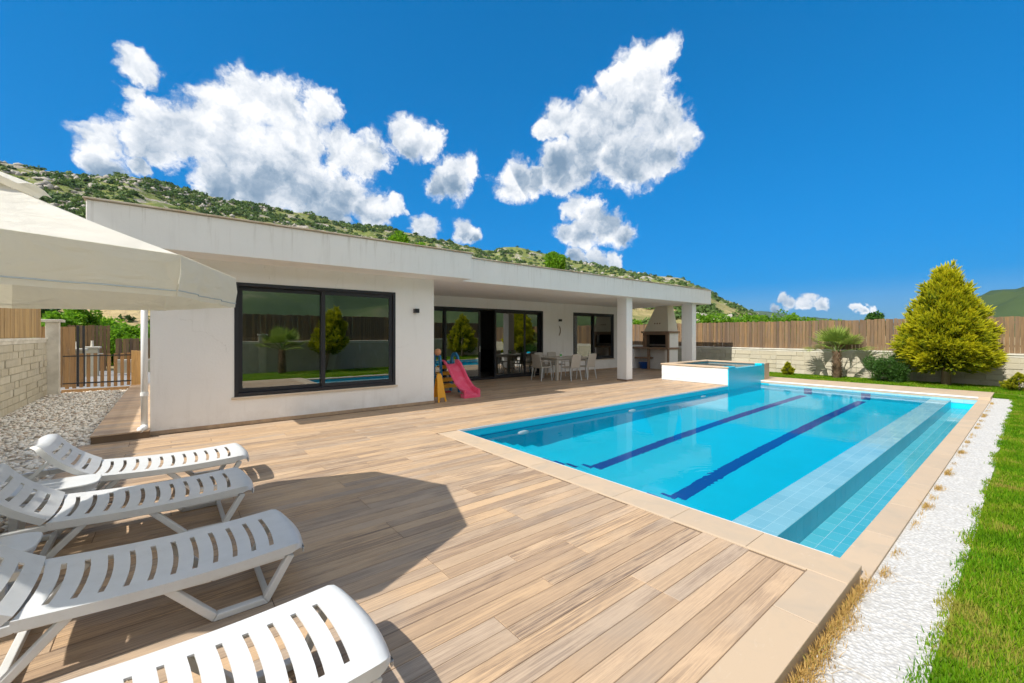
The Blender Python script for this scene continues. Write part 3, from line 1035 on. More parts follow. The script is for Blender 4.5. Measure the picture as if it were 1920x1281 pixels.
def build_lawn():
    m = MB()
    for (x0, x1, y0, y1) in ((0.5, 17.1, -4.2, 0.40), (17.1, 19.3, -4.2, 12.6)):
        m.box(x0, x1, y0, y1, -0.25, -0.085 if x0 < 10 else -0.02)
    m.box(16.35, 17.1, 0.405, 0.70, -0.25, -0.07)
    tag(m.build('lawn_soil', 'lawn_soil'), kind='structure')

    def tones(X, Y):
        return np.clip(0.50 + 0.8 * (fbm(X * 2.2, Y * 2.2, 3, 4.0) - 0.5) + 0.8 * np.maximum(0, fbm(X * 4.2 + 3, Y * 4.2, 3, 14.0) - 0.55) * 2 + RNG.normal(0, .16, len(X)) + (RNG.uniform(0, 1, len(X)) > .97) * .4, 0, 1)
    parts = []
    # edge beside the slabs (ragged)
    n = 150000
    X = 1.6 + 15.5 * RNG.uniform(0, 1, n) ** 1.5
    Y = RNG.uniform(-0.45, 0.50, n)
    edge = 0.335 + 0.07 * (fbm(X * 3.0, X * 0 + 2, 3, 1.0) - 0.5) * 2 + 0.02 * RNG.normal(size=n)
    k = Y < edge
    parts.append((X[k], Y[k], -0.087, 0.035))
    n = 26000
    X, Y = RNG.uniform(0.6, 17.1, n), RNG.uniform(-3.1, -0.45, n)
    parts.append((X, Y, -0.087, 0.06))
    n = 60000
    X, Y = RNG.uniform(17.12, 19.05, n), RNG.uniform(-1.2, 9.0, n)
    parts.append((X, Y, -0.022, 0.055))
    n = 5000
    X, Y = RNG.uniform(16.3, 17.12, n), RNG.uniform(0.3, 0.70, n)
    parts.append((X, Y, -0.075, 0.05))
    Xs = np.concatenate([p[0] for p in parts])
    Ys = np.concatenate([p[1] for p in parts])
    zs = np.concatenate([np.full(len(p[0]), p[2]) for p in parts])
    hs = np.concatenate([np.full(len(p[0]), p[3]) for p in parts]) * RNG.uniform(0.6, 1.35, len(Xs))
    nn = len(Xs)
    a = RNG.uniform(0, 2 * np.pi, nn)
    b = np.stack([Xs, Ys, zs], 1)
    w = np.where(Xs > 17, 0.007, 0.0032 + 0.0003 * Xs)[:, None]
    sd = np.stack([np.cos(a), np.sin(a), np.zeros(nn)], 1) * w
    ld = np.stack([np.cos(a + 1.57), np.sin(a + 1.57), np.zeros(nn)], 1)
    ln = (np.abs(RNG.normal(0, 0.55, nn)) * hs)[:, None]
    up = np.zeros((nn, 3))
    up[:, 2] = hs
    V = np.stack([b - sd, b + sd, b + ld * ln + up], 1).reshape(-1, 3)
    T = np.arange(nn * 3).reshape(-1, 3)
    o = ob('lawn_grass', np_mesh('lawn_grass', V, T, 'grass_blade', attr=np.repeat(tones(Xs, Ys), 3)))
    tag(o, 'bright green lawn beside the white slabs and pool', 'grass', kind='stuff')
    # dry grass along the deck and coping edge
    xs, ys = [], []
    for (x0, x1, n) in ((1.5, 3.3, 4600), (3.3, 3.62, 500)):
        X = RNG.uniform(x0, x1, n)
        dens = fbm(X * 2.5, X * 0 + 7, 3, 2.0)
        k = RNG.uniform(0.28, 0.68, n) < dens
        X = X[k]
        Y = 0.715 - np.abs(RNG.normal(0, .034, len(X))) * (0.3 + 1.4 * fbm(X * 4, X * 0, 2, 3.0))
        xs.append(X)
        ys.append(Y)
    for cx in list(np.arange(3.9, 15.6, 0.42)):
        c = cx + random.uniform(-.2, .2)
        n = random.choice((20, 50, 110, 190))
        xs.append(RNG.normal(c, .05, n))
        ys.append(0.665 - np.abs(RNG.normal(0, .03, n)))
    X, Y = np.concatenate(xs), np.concatenate(ys)
    o = scatter_blades('dry_grass', X, Y, -0.08, RNG.uniform(0.015, 0.05, len(X)), 0.0016, 'dry_blade', np.clip(RNG.normal(.5, .25, len(X)), 0, 1), 0.9)
    tag(o, 'straw-coloured dry grass growing along the deck and coping edge', 'dry grass', kind='stuff')
    # loose grass tufts creeping over the slab joints
    p = empty('pebble_path')
    tag(p, kind='structure')
    x = 1.31
    while x < 16.3:
        MB().box(x + 0.006, x + 0.624, 0.318 + random.uniform(-.01, .006), 0.70, -0.24, -0.078 + random.uniform(-.002, .002)).build('slab', 'pebble_slab', p, bevel=0.002, seg=1)
        x += 0.63


build_lawn()


def build_gravel():
    tag(MB().box(-2.5, -0.89, 6.0, 16.2, -0.25, -0.02).box(-2.5, -1.01, 1.0, 6.0, -0.25, -0.02).build('gravel_bed', 'gravel_bed'), kind='structure')
    xs = RNG.uniform(-2.46, -0.91, 9000)
    ys = 4.0 + 12.1 * RNG.uniform(0, 1, 9000)
    k = (ys > 8.3) | (xs < -1.03) | ((ys > 6.2) & (xs < -1.03))
    xs, ys = xs[k], ys[k]
    n = len(xs)
    V0, F0 = icosa()
    s = RNG.uniform(0.013, 0.034, (n, 1, 1)) * np.stack([RNG.uniform(.8, 1.4, n), RNG.uniform(.8, 1.4, n), RNG.uniform(.45, .8, n)], 1)[:, None]
    V = V0[None] * (1 + 0.14 * RNG.normal(size=(n, 12, 1))) * s
    a = RNG.uniform(0, 6.28, n)
    ca, sa = np.cos(a)[:, None], np.sin(a)[:, None]
    V = np.stack([V[..., 0] * ca - V[..., 1] * sa, V[..., 0] * sa + V[..., 1] * ca, V[..., 2]], -1)
    V = V + np.stack([xs, ys, RNG.uniform(-0.02, 0.012, n)], 1)[:, None]
    T = (F0[None] + 12 * np.arange(n)[:, None, None]).reshape(-1, 3)
    tag(ob('gravel', np_mesh('gravel', V.reshape(-1, 3), T, 'gravel_stone')), 'loose white and tan gravel between boundary wall and side path', 'gravel', kind='stuff')
    # driveway beyond the gate
    tag(MB().box(-3.1, 6.0, 16.35, 24.4, -0.25, 0.02).build('driveway', 'concrete'), kind='structure')


build_gravel()


# ================================================================== POOL
def quadpart(name, pts, m, parent):
    o = MB().add(pts, [(0, 1, 2, 3)]).build(name, m, parent)
    o.cycles.is_caustics_receiver = True
    return o


def build_pool():
    pool = empty('swimming_pool', (0, 0, 0))
    tag(pool, 'long blue tiled swimming pool with two navy lane lines set in the deck', 'swimming pool')
    L0, L1 = 1.36, 1.72     # overflow ledge
    X0, X1, Y0, Y1 = PX0, PX1, PY0, PY1

    def rec(o):
        o.cycles.is_caustics_receiver = True
        return o
    quadpart('floor', [(X0, L1, FLOOR), (X1, L1, FLOOR), (X1, Y1, FLOOR), (X0, Y1, FLOOR)], 'pool_tile', pool)
    rec(MB().box(X0 - .2, X1 + .2, Y1, Y1 + 0.012, FLOOR, -0.012).build('wall', 'pool_tile', pool))
    rec(MB().box(X0 - 0.2, X0, L1 - .1, Y1, FLOOR, -0.032).build('wall', 'pool_tile', pool))
    rec(MB().box(X1, X1 + 0.2, Y0 - 0.2, Y1 + 0.012, FLOOR, -0.09).build('wall', 'pool_tile', pool))
    rec(MB().box(X0 - .1, X1, L0 + 0.012, L1, FLOOR, -0.1422).build('overflow_wall', 'tile_grout', pool))
    rec(MB().box(X0, X1, L1, L1 + 0.006, FLOOR, -0.150).build('wall', 'pool_tile', pool))
    rec(MB().box(X0, X1, Y0 - 0.06, L0 + 0.1, -0.60, -0.4212).build('trough_base', 'tile_grout', pool))
    rec(MB().box(X0 - .1, X0, Y0 - 0.02, L1, -0.60, -0.035).build('trough_end', 'trough_tile', pool))
    rec(MB().box(X0, X1, Y0 - 0.1, Y0, -0.5, -0.092).build('trough_side', 'trough_tile', pool))
    # tiles of ledge and trough, one by one
    def tiles(name, m, x0, x1, y0, y1, z, nx, ny, gp=0.004):
        dx, dy = (x1 - x0) / nx, (y1 - y0) / ny
        me = MB().add(*plank_mesh(dx - gp, dy - gp, T=0.012, c=0.001)).mesh(name, m)
        for i in range(nx):
            for j in range(ny):
                o = ob(name, me, pool, loc=(x0 + i * dx + gp / 2, y0 + j * dy + gp / 2, z))
                o.cycles.is_caustics_receiver = True
    tiles('ledge_tile', 'light_tile', X0, X1, L0, L1, -0.141, 60, 3)
    tiles('trough_tile', 'trough_tile', X0, X1, Y0, L0 + .004, -0.420, 60, 4)
    # outer face of the ledge
    n = 60
    dx = (X1 - X0) / n
    me = MB().hexa([(0.002, 0, -0.14), (dx - .002, 0, -0.14), (dx - .002, 0.012, -0.14), (0.002, 0.012, -0.14),
                    (0.002, 0, 0.136), (dx - .002, 0, 0.136), (dx - .002, 0.012, 0.136), (0.002, 0.012, 0.136)]).mesh('ledge_face_tile', 'face_tile')
    for i in range(n):
        o = ob('ledge_face_tile', me, pool, loc=(X0 + i * dx, L0 - 0.001, -0.281))
        o.cycles.is_caustics_receiver = True
    # waterline tiles on the far wall
    me = MB().box(0, 0.01, 0.002, 0.246, -0.075, 0.075).mesh('waterline_tile', 'light_tile')
    for i in range(20):
        y = Y0 + i * 0.248
        if y + 0.25 < Y1:
            o = ob('waterline_tile', me, pool, loc=(X1 - 0.010, y, -0.115))
            o.cycles.is_caustics_receiver = True
    rec(MB().box(X1 - 0.014, X1 - 0.002, L1, Y1, -0.225, -0.205).build('waterline_bead', 'tile_grout', pool))
    # entry steps along the near wall
    lv = [(4.03, -0.36), (4.31, -0.65), (4.57, -0.93), (4.84, -1.20), (5.20, -1.45)]
    for (xe, z) in lv:
        x0 = X0
        rec(MB().box(x0, xe, L1 + 0.007, Y1 - 0.002, FLOOR - 0.01, z).build('step', 'pool_tile', pool))
    for yc in (4.49, 3.07):
        for (xe, z) in lv[1:]:
            rec(MB().box(xe - 0.07, xe - 0.004, yc - 0.105, yc + 0.105, z - 0.004, z + 0.004).build('step_marker', 'navy_tile', pool))
        rec(MB().box(5.27, X1 - 0.4, yc - 0.105, yc + 0.105, FLOOR - 0.004, FLOOR + 0.004).build('lane_line', 'navy_tile', pool))
        rec(MB().box(X1 - 0.006, X1, yc - 0.105, yc + 0.105, FLOOR, -0.24).build('lane_mark', 'navy_tile', pool))
    rec(MB().box(X0, 13.1, Y1 - 0.006, Y1, -0.255, -0.205).build('border_line', 'navy_tile', pool))
    # underwater lamps
    for x in (4.98, 8.27, 11.6):
        o = MB().lathe([(0.13, 0), (0.13, 0.02), (0.10, 0.035), (0.0, 0.042)], n=24).build('pool_light', 'pvc_white', pool, smooth=True)
        o.location = (x, Y1 - 0.001, -0.54)
        o.rotation_euler = (R(90), 0, 0)
        rec(o)
    # water
    def water(name, x0, x1, y0, y1, z):
        nx, ny = 40, 16
        xs, ys = np.linspace(x0, x1, nx), np.linspace(y0, y1, ny)
        V = [(x, y, z) for y in ys for x in xs]
        Fq = [(j * nx + i, j * nx + i + 1, (j + 1) * nx + i + 1, (j + 1) * nx + i) for j in range(ny - 1) for i in range(nx - 1)]
        o = MB().add(V, Fq).build(name, 'water', pool, smooth=True)
        o.cycles.is_caustics_caster = True
        return o
    water('water', X0, X1, L0, Y1, WATER)
    water('trough_water', X0, X1, Y0, L0 - 0.002, -0.335)
    # coping: near end, far end, garden side
    y = 0.73
    while y < 5.84:
        L = min(0.6, 5.862 - y)
        MB().box(3.268, 3.605, y + 0.0015, y + L - 0.0015, -0.033, 0.002).build('coping_slab', 'coping', pool, bevel=0.004)
        y += L
    MB().box(3.247, 3.267, 0.95, 5.868, -0.03, 0.0015).build('coping_joint', 'joint', pool)
    x = 3.545
    while x < 15.5:
        L = min(0.9, 15.56 - x)
        MB().box(x + 0.0015, x + L - 0.0015, 0.688, 0.885, -0.20, -0.058).build('coping_slab', 'coping', pool, bevel=0.004)
        x += L
    for i in range(13):
        y = 0.688 + i * 0.4245
        MB().box(15.555, 16.33, y + .001, y + 0.4235, -0.09, 0.0).build('coping_slab', 'coping', pool, bevel=0.004)
        MB().box(16.333, 17.1, y + .001, y + 0.4235, -0.15, -0.001).build('coping_slab', 'coping', pool, bevel=0.004)
    for i in range(5):
        y = 6.206 + i * 0.4
        MB().box(16.31, 17.1, y + .001, y + 0.399, -0.15, -0.001).build('coping_slab', 'coping', pool, bevel=0.004)
    MB().box(3.60, 13.13, 5.848, 5.868, -0.030, 0.0025).build('edge_trim', 'spa_white', pool)
    MB().box(3.603, 3.613, 0.89, 5.846, -0.034, 0.0005).build('edge_trim', 'spa_white', pool)
    MB().box(15.545, 15.556, 0.89, 5.846, -0.040, 0.0005).build('edge_trim', 'spa_white', pool)


build_pool()


def build_spa():
    s = empty('raised_spa', (13.15, 5.85, 0))
    tag(s, 'raised square spa with white brick side and blue spillway at pool end', 'spa')
    o = (13.15, 5.85, 0)

    def B(x0, x1, y0, y1, z0, z1):
        return MB().box(x0 - o[0], x1 - o[0], y0 - o[1], y1 - o[1], z0, z1)
    # shell walls
    B(13.17, 13.40, 5.86, 8.09, -.02, 0.515).build('core_wall', 'spa_white', s)
    B(13.40, 16.25, 7.87, 8.09, -.02, 0.515).build('core_wall', 'spa_white', s)
    B(15.95, 16.25, 5.93, 7.87, -.02, 0.515).build('core_wall', 'coping', s)
    # white split bricks on the deck side
    k = 0
    for r in range(7):
        z0 = 0.002 + r * 0.0735
        y = 5.875 - (0.12 if r % 2 else 0)
        while y < 8.09:
            a, b = max(y, 5.875), min(y + 0.24, 8.09)
            if b - a > 0.02:
                d = random.uniform(0.008, 0.016)
                B(13.17 - d, 13.172, a + .0012, b - .0012, z0 + .001, z0 + 0.0725).build('brick', 'spa_white', s, bevel=0.003, seg=1)
            y += 0.24
    # blue tiled front over the pool, with the spillway notch
    B(13.165, 15.85, 5.845, 5.872, -0.6, 0.49).build('front_wall', 'pool_tile', s)
    B(13.165, 13.62, 5.845, 6.07, 0.49, 0.557).build('rim', 'pool_tile', s, bevel=0.012)
    B(15.62, 15.86, 5.845, 6.07, 0.49, 0.557).build('rim', 'pool_tile', s, bevel=0.012)
    B(13.40, 15.95, 5.872, 6.07, -0.1, 0.49).build('front_core', 'pool_tile', s)
    B(15.86, 16.27, 5.845, 5.93, -0.0, 0.52).build('end_pier', 'coping', s, bevel=0.004)
    # coping
    B(13.13, 13.44, 6.075, 8.12, 0.515, 0.556).build('coping_slab', 'coping', s, bevel=0.006)
    B(13.13, 13.163, 5.84, 6.073, 0.515, 0.556).build('coping_slab', 'coping', s, bevel=0.006)
    B(13.445, 15.90, 7.82, 8.12, 0.515, 0.556).build('coping_slab', 'coping', s, bevel=0.006)
    B(15.905, 16.29, 5.84, 8.12, 0.522, 0.560).build('coping_slab', 'coping', s, bevel=0.006)
    # basin
    B(13.40, 13.41, 6.07, 7.87, -0.3, 0.51).build('basin_wall', 'pool_tile', s)
    B(13.40, 15.95, 7.86, 7.87, -0.3, 0.51).build('basin_wall', 'pool_tile', s)
    B(15.94, 15.95, 6.07, 7.87, -0.3, 0.51).build('basin_wall', 'light_tile', s)
    B(13.40, 15.95, 6.07, 7.87, -0.32, -0.3).build('basin_floor', 'pool_tile', s)
    w = B(13.165, 15.95, 5.85, 7.86, 0.497, 0.4972)
    wo = MB().add([(0.25, 0.02, 0.495), (2.79, 0.02, 0.495), (2.79, 2.01, 0.495), (0.25, 2.01, 0.495)], [(0, 1, 2, 3)]).build('spa_water', 'water', s, smooth=True)
    wo.cycles.is_caustics_caster = True
    for c in s.children:
        if c.name.startswith(('basin', 'front', 'rim')):
            c.cycles.is_caustics_receiver = True


build_spa()


# ================================================================== HOUSE
def build_house():
    h = empty('house', (0, 0, 0))
    tag(h, 'low white flat-roofed villa with deep overhanging fascia facing the pool', 'house')
    SOF, TOP = 2.77, 3.325
    # front block: wall with window opening
    wx0, wx1, wz0, wz1 = 0.83, 3.69, 0.487, 2.433
    x0, x1, yf = -0.25, 4.60, 8.50
    MB().box(x0, wx0, yf, yf + .22, 0, SOF).box(wx1, x1, yf, yf + .22, 0, SOF).box(wx0, wx1, yf, yf + .22, 0, wz0).box(wx0, wx1, yf, yf + .22, wz1, SOF).build('front_wall', 'stucco', h)
    MB().box(x0, x0 + .22, yf + .22, 16.6, -.1, SOF).build('side_wall', 'stucco', h)
    MB().box(x1 - .22, x1, yf + .22, 11.8, 0, SOF).build('return_wall', 'stucco', h)
    # recessed wall with sliding door and second window
    dx0, dx1, dz1 = 5.36, 11.04, 2.433
    vx0, vx1, vz0, vz1 = 12.72, 15.34, 0.485, 2.44
    y2 = 11.80
    m = MB()
    m.box(x1, dx0, y2, y2 + .22, 0, SOF).box(dx0, dx1, y2, y2 + .22, dz1, SOF).box(dx1, vx0, y2, y2 + .22, 0, SOF)
    m.box(vx0, vx1, y2, y2 + .22, 0, vz0).box(vx0, vx1, y2, y2 + .22, vz1, SOF).box(vx1, 16.0, y2, y2 + .22, 0, SOF)
    m.build('recessed_wall', 'stucco', h)
    MB().box(15.78, 16.0, y2 + .22, 16.6, 0, SOF).build('end_wall', 'stucco', h)
    MB().box(x0 + .22, 15.78, 16.38, 16.6, 0, SOF).build('rear_wall', 'stucco', h)
    # rooms
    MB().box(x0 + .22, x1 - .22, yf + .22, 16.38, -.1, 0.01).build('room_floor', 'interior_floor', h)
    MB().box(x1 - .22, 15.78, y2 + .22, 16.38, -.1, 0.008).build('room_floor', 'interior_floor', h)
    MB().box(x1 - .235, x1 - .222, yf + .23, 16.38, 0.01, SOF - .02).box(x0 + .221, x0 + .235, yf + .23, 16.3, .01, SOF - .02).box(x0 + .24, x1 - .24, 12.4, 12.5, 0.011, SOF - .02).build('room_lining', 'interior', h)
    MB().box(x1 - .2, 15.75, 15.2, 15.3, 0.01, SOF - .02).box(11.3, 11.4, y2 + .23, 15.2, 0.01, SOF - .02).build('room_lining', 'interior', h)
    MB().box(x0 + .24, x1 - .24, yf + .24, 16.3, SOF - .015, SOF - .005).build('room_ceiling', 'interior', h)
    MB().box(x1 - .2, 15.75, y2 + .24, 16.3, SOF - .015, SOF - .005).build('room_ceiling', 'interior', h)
    # roof slabs with fascia, thin stone cap along the edge
    MB().box(-0.87, 5.17, 7.82, 16.9, SOF, TOP).build('roof_slab', 'stucco', h, bevel=0.008)
    MB().box(5.172, 17.10, 8.29, 16.9, SOF + .002, TOP + .002).build('roof_slab', 'stucco', h, bevel=0.008)
    def cap(x0, x1, y0, y1):
        MB().box(x0, x1, y0, y1, TOP + 0.004, TOP + 0.028).build('roof_cap', 'roof_cap', h, bevel=0.005)
    x = -0.90
    while x < 5.1:
        L = min(0.8, 5.20 - x)
        cap(x + .002, x + L - .002, 7.785 + random.uniform(-.004, .004), 8.05)
        x += L
    x = 5.21
    while x < 17.0:
        L = min(0.8, 17.13 - x)
        cap(x + .002, x + L - .002, 8.255 + random.uniform(-.004, .004), 8.50)
        x += L
    cap(-0.90, -0.62, 8.055, 16.9)
    cap(16.86, 17.13, 8.505, 16.9)
    # columns
    for (cx0, cx1, cy0, cy1) in ((11.73, 12.05, 8.50, 8.88), (15.99, 16.29, 8.50, 8.95)):
        c = MB().box(cx0, cx1, cy0, cy1, 0, SOF).build('column', 'stucco', h, bevel=0.006)
        MB().box(cx0 - .006, cx1 + .006, cy0 - .006, cy1 + .006, 0, 0.05).build('column_skirting', 'bbq_wood', c)
    # skirting tiles
    for q in ((x0, x1 + .008, yf - .010, yf - .001), (x1 + .001, x1 + .010, yf, y2 - .011), (x1 + .011, dx0 - .02, y2 - .01, y2 - .001), (dx1 + .02, 16.0, y2 - .01, y2 - .001)):
        MB().box(*q, 0.001, 0.062).build('skirting', 'plank', h)

    # windows -----------------------------------------------------------------
    def frame(mb, a0, a1, z0, z1, y0, y1, w):
        mb.box(a0, a0 + w, y0, y1, z0, z1).box(a1 - w, a1, y0, y1, z0, z1)
        mb.box(a0 + w, a1 - w, y0, y1, z1 - w, z1).box(a0 + w, a1 - w, y0, y1, z0, z0 + w)
        return mb

    def window(a0, a1, z0, z1, y):
        w = frame(MB(), a0, a1, z0, z1, y - .012, y + .13, 0.058).build('window', 'frame_dark', h, bevel=0.003, seg=1)
        mid = (a0 + a1) / 2
        for (s0, s1, yo) in ((a0 + .06, mid + .035, .075), (mid - .035, a1 - .06, .018)):
            frame(MB(), s0, s1, z0 + .06, z1 - .06, y + yo, y + yo + .045, 0.068).build('sash', 'frame_dark', w, bevel=0.003, seg=1)
            MB().box(s0 + .066, s1 - .066, y + yo + .019, y + yo + .025, z0 + .126, z1 - .126).build('pane', 'window_glass', w)
        MB().box(a0 - .04, a1 + .04, y - .035, y + .12, z0 - .038, z0 - .003).build('sill', 'sill_stone', w, bevel=0.003)
        return w
    window(wx0, wx1, wz0, wz1, yf)
    window(vx0, vx1, vz0, vz1, y2)
    # four-leaf sliding door, third leaf pushed half open
    d = frame(MB(), dx0, dx1, 0.004, dz1, y2 - .012, y2 + .17, 0.06).build('sliding_door', 'frame_dark', h, bevel=0.003, seg=1)
    for (s0, s1, yo) in ((5.42, 6.87, .115), (6.80, 8.20, .064), (8.76, 10.18, .012), (9.60, 10.98, .115)):
        frame(MB(), s0, s1, 0.066, dz1 - .062, y2 + yo, y2 + yo + .045, 0.075).build('door_leaf', 'frame_dark', d, bevel=0.003, seg=1)
        MB().box(s0 + .073, s1 - .073, y2 + yo + .019, y2 + yo + .025, 0.139, dz1 - .135).build('pane', 'window_glass', d)
    MB().box(8.145, 8.165, y2 + .03, y2 + .062, 0.95, 1.15).build('handle', 'pole_metal', d)
    # rain pipe on the corner and gutter outlet
    MB().tube([(-0.315, 8.46, 0.14), (-0.315, 8.46, 2.62)], 0.042, 14).build('downpipe', 'pvc_white', h, smooth=True)
    MB().tube([(-0.315, 8.46, 0.17), (-0.315, 8.42, 0.135), (-0.36, 8.34, 0.13)], 0.045, 12).build('downpipe_shoe', 'pvc_white', h, smooth=True)
    for z in (0.62, 1.95):
        MB().lathe([(0.05, 0), (0.05, 0.05)], (-0.315, 8.46, z), 14).build('pipe_collar', 'pvc_white', h)
    MB().box(-0.46, -0.27, 8.50, 8.68, 2.05, 2.28).build('junction_box', 'pvc_white', h, bevel=0.01)
    return h


build_house()


def wall_lamp(x, y, z, nrm, label):
    l = empty('wall_lamp', (x, y, z))
    tag(l, label, 'wall lamp', 'small black wall lamps on the villa')
    a = math.atan2(nrm[1], nrm[0])
    l.rotation_euler = (0, 0, a)
    MB().box(0, 0.012, -0.05, 0.05, -0.045, 0.045).build('back_plate', 'lamp_black', l)
    MB().box(0.012, 0.095, -0.05, 0.05, -0.045, 0.045).build('housing', 'lamp_black', l, bevel=0.004)
    MB().box(0.025, 0.080, -0.032, 0.032, -0.050, -0.0455).build('lens', 'lamp_lens', l)
    MB().box(0.025, 0.080, -0.032, 0.032, 0.0455, 0.050).build('lens', 'lamp_lens', l)


wall_lamp(4.15, 8.50, 2.06, (0, -1), 'black cube wall lamp between the large window and the slide')
wall_lamp(0.28, 8.50, 2.05, (0, -1), 'black cube wall lamp left of the large window, by the umbrella edge')
wall_lamp(11.93, 11.80, 2.10, (0, -1), 'black cube wall lamp over the crescent ornament on the recessed wall')
wall_lamp(12.05, 8.66, 2.02, (1, 0), 'black cube wall lamp on the porch column nearest the dining table')
wall_lamp(16.29, 8.68, 2.02, (1, 0), 'black cube wall lamp on the end column beside the raised spa')


def build_ornament():
    o = empty('wall_ornament', (11.90, 11.79, 1.70))
    tag(o, 'small bronze crescent ornament hanging on the recessed wall', 'ornament')
    pts = [(0.09 * math.cos(a) - 0.03, -0.012, 0.17 * math.sin(a)) for a in np.linspace(-1.3, 1.3, 12)]
    MB().tube(pts, [0.004] + [0.016] * 10 + [0.004], 8).build('crescent', 'ornament', o, smooth=True)
    MB().tube([(-.01, -.008, 0.155), (-.01, -.004, 0.22)], 0.003, 6).build('cord', 'ornament', o)
    MB().lathe([(0.0, -.02), (0.018, -.008), (0.018, .008), (0, .02)], (0.0, -0.012, -0.18), 8).build('bead', 'ornament', o)


build_ornament()


def build_kitchen():
    k = empty('kitchen_unit', (8.9, 14.6, 0.008))
    tag(k, 'dark kitchen unit seen through the open sliding door', 'kitchen unit')
    MB().box(-1.4, 1.6, -0.3, 0.3, 0.0, 0.86).build('base_cabinet', 'cabinet_black', k, bevel=.004)
    MB().box(-1.43, 1.63, -0.33, 0.3, 0.862, 0.90).build('worktop', 'cabinet_black', k, bevel=.004)
    MB().box(-1.0, -0.2, 0.1, 0.45, 1.45, 2.1).build('wall_cabinet', 'cabinet_black', k, bevel=.004)


build_kitchen()


# ================================================================== FENCES AND WALLS
def boundary_wall(name, axis, a0, a1, f, face, z1, label, blocks=True, post_at=()):
    """wall along axis ('x' or 'y') at fixed coordinate f; face = +1/-1 side that carries the block relief"""
    w = empty(name)
    tag(w, label, 'wall')
    t = 0.16

    def B(s0, s1, d0, d1, za, zb):
        lo, hi = sorted((f + face * d0, f + face * d1))
        return MB().box(lo, hi, s0, s1, za, zb) if axis == 'y' else MB().box(s0, s1, lo, hi, za, zb)
    B(a0, a1, -t, 0.0, -0.3, z1 - 0.05).build('core', 'block', w)
    s = a0
    while s < a1 - .01:
        L = min(1.5, a1 - s)
        B(s + .003, s + L - .003, -t - .03, 0.045, z1 - 0.05, z1).build('cap_stone', 'block_cap', w, bevel=0.008)
        s += L
    B(a0, a1, 0.0, 0.02, z1 - 0.11, z1 - 0.052).build('cap_moulding', 'block_cap', w)
    if blocks:
        rows = max(4, int((z1 - 0.11) / 0.15))
        hh = (z1 - 0.11) / rows
        n = 0
        pitch = 2.0
        for r in range(rows):
            s = a0
            while s < a1 - 0.02:
                pend = min(a1, a0 + (math.floor((s - a0 + 1e-6) / pitch) + 1) * pitch)
                L = min(random.choice((0.22, 0.34, 0.45, 0.62)), pend - s)
                if pend - s - L < 0.12:
                    L = pend - s
                if n < 300:
                    B(s + .006, s + L - .006, -0.004, random.choice((0.012, 0.020, 0.030)), r * hh + .008, (r + 1) * hh - .008).build('block', 'block', w, bevel=0.004, seg=1)
                n += 1
                s += L
    for s in post_at:
        B(s - .14, s + .14, -t - .02, 0.06, -0.2, z1 + 0.25).build('pier', 'block', w, bevel=0.006)
        B(s - .19, s + .19, -t - .07, 0.11, z1 + 0.25, z1 + 0.31).build('pier_cap', 'block_cap', w, bevel=0.008)
    return w


_board = {}


def board_mesh(w, t, h, m, k):
    key = (w, t, round(h, 2), m, k)
    if key not in _board:
        rr = random.Random(hash((k, m)) % 1000)
        s = rr.uniform(-.004, .004)
        _board[key] = MB().hexa([(0, 0, 0), (w, 0, 0), (w, t, 0), (0, t, 0), (s, 0, h), (w + s, 0, h + rr.uniform(-.006, .006)), (w + s, t, h), (s, t, h)]).mesh('board', m)
    return _board[key]


def fence(name, axis, a0, a1, f, side, z0, z1, label, pitch=0.102, m='fence_wood'):
    fo = empty(name)
    tag(fo, label, 'fence')
    n = int((a1 - a0) / pitch)
    for i in range(n):
        s = a0 + i * (a1 - a0) / n
        hgt = z1 - z0 + random.choice((0.0, 0.0, 0.01, -0.012, 0.018))
        me = board_mesh(pitch - 0.008, 0.018, hgt, m, i % 7)
        d = random.uniform(-.004, .004)
        if axis == 'x':
            o = ob('board', me, fo, loc=(s, f + d, z0))
        else:
            o = ob('board', me, fo, loc=(f + d + .018, s, z0), rot=(0, 0, R(90)))
        o.rotation_euler.y = random.uniform(-.004, .004) if axis == 'x' else 0
    for z in (z0 + 0.18, z1 - 0.2):
        lo, hi = sorted((f + side * 0.03, f + side * 0.07))
        if axis == 'x':
            MB().box(a0, a1, lo, hi, z, z + 0.06).build('rail', m, fo)
        else:
            MB().box(lo, hi, a0, a1, z, z + 0.06).build('rail', m, fo)
    s = a0 + .5
    while s < a1:
        lo, hi = sorted((f + side * 0.072, f + side * 0.13))
        (MB().box(s, s + .06, lo, hi, z0 - .02, z1 - .05) if axis == 'x' else MB().box(lo, hi, s, s + .06, z0 - .02, z1 - .05)).build('post', m, fo)
        s += 2.0
    return fo


boundary_wall('boundary_wall', 'y', -3.4, 14.6, 19.10, -1, 0.985, 'low tan block wall behind the palm and golden conifer')
fence('boundary_fence', 'y', -3.4, 14.6, 19.14, 1, 0.99, 2.07, 'brown board fence standing on the low wall behind the palm')
boundary_wall('boundary_wall', 'y', 3.2, 15.72, -2.47, 1, 1.46, 'tall weathered block wall at left beside the gravel')
fence('boundary_fence', 'y', 3.2, 15.5, -2.53, -1, 1.47, 2.30, 'golden-brown board fence on top of the tall left wall', m='reed_wood')
boundary_wall('boundary_wall', 'x', -3.0, 18.9, -3.30, 1, 1.25, 'garden wall mirrored in the villa windows', blocks=False, post_at=(3.0, 8.8, 14.0))
fence('boundary_fence', 'x', -3.0, 18.9, -3.36, -1, 1.26, 2.40, 'board fence mirrored in the villa windows')


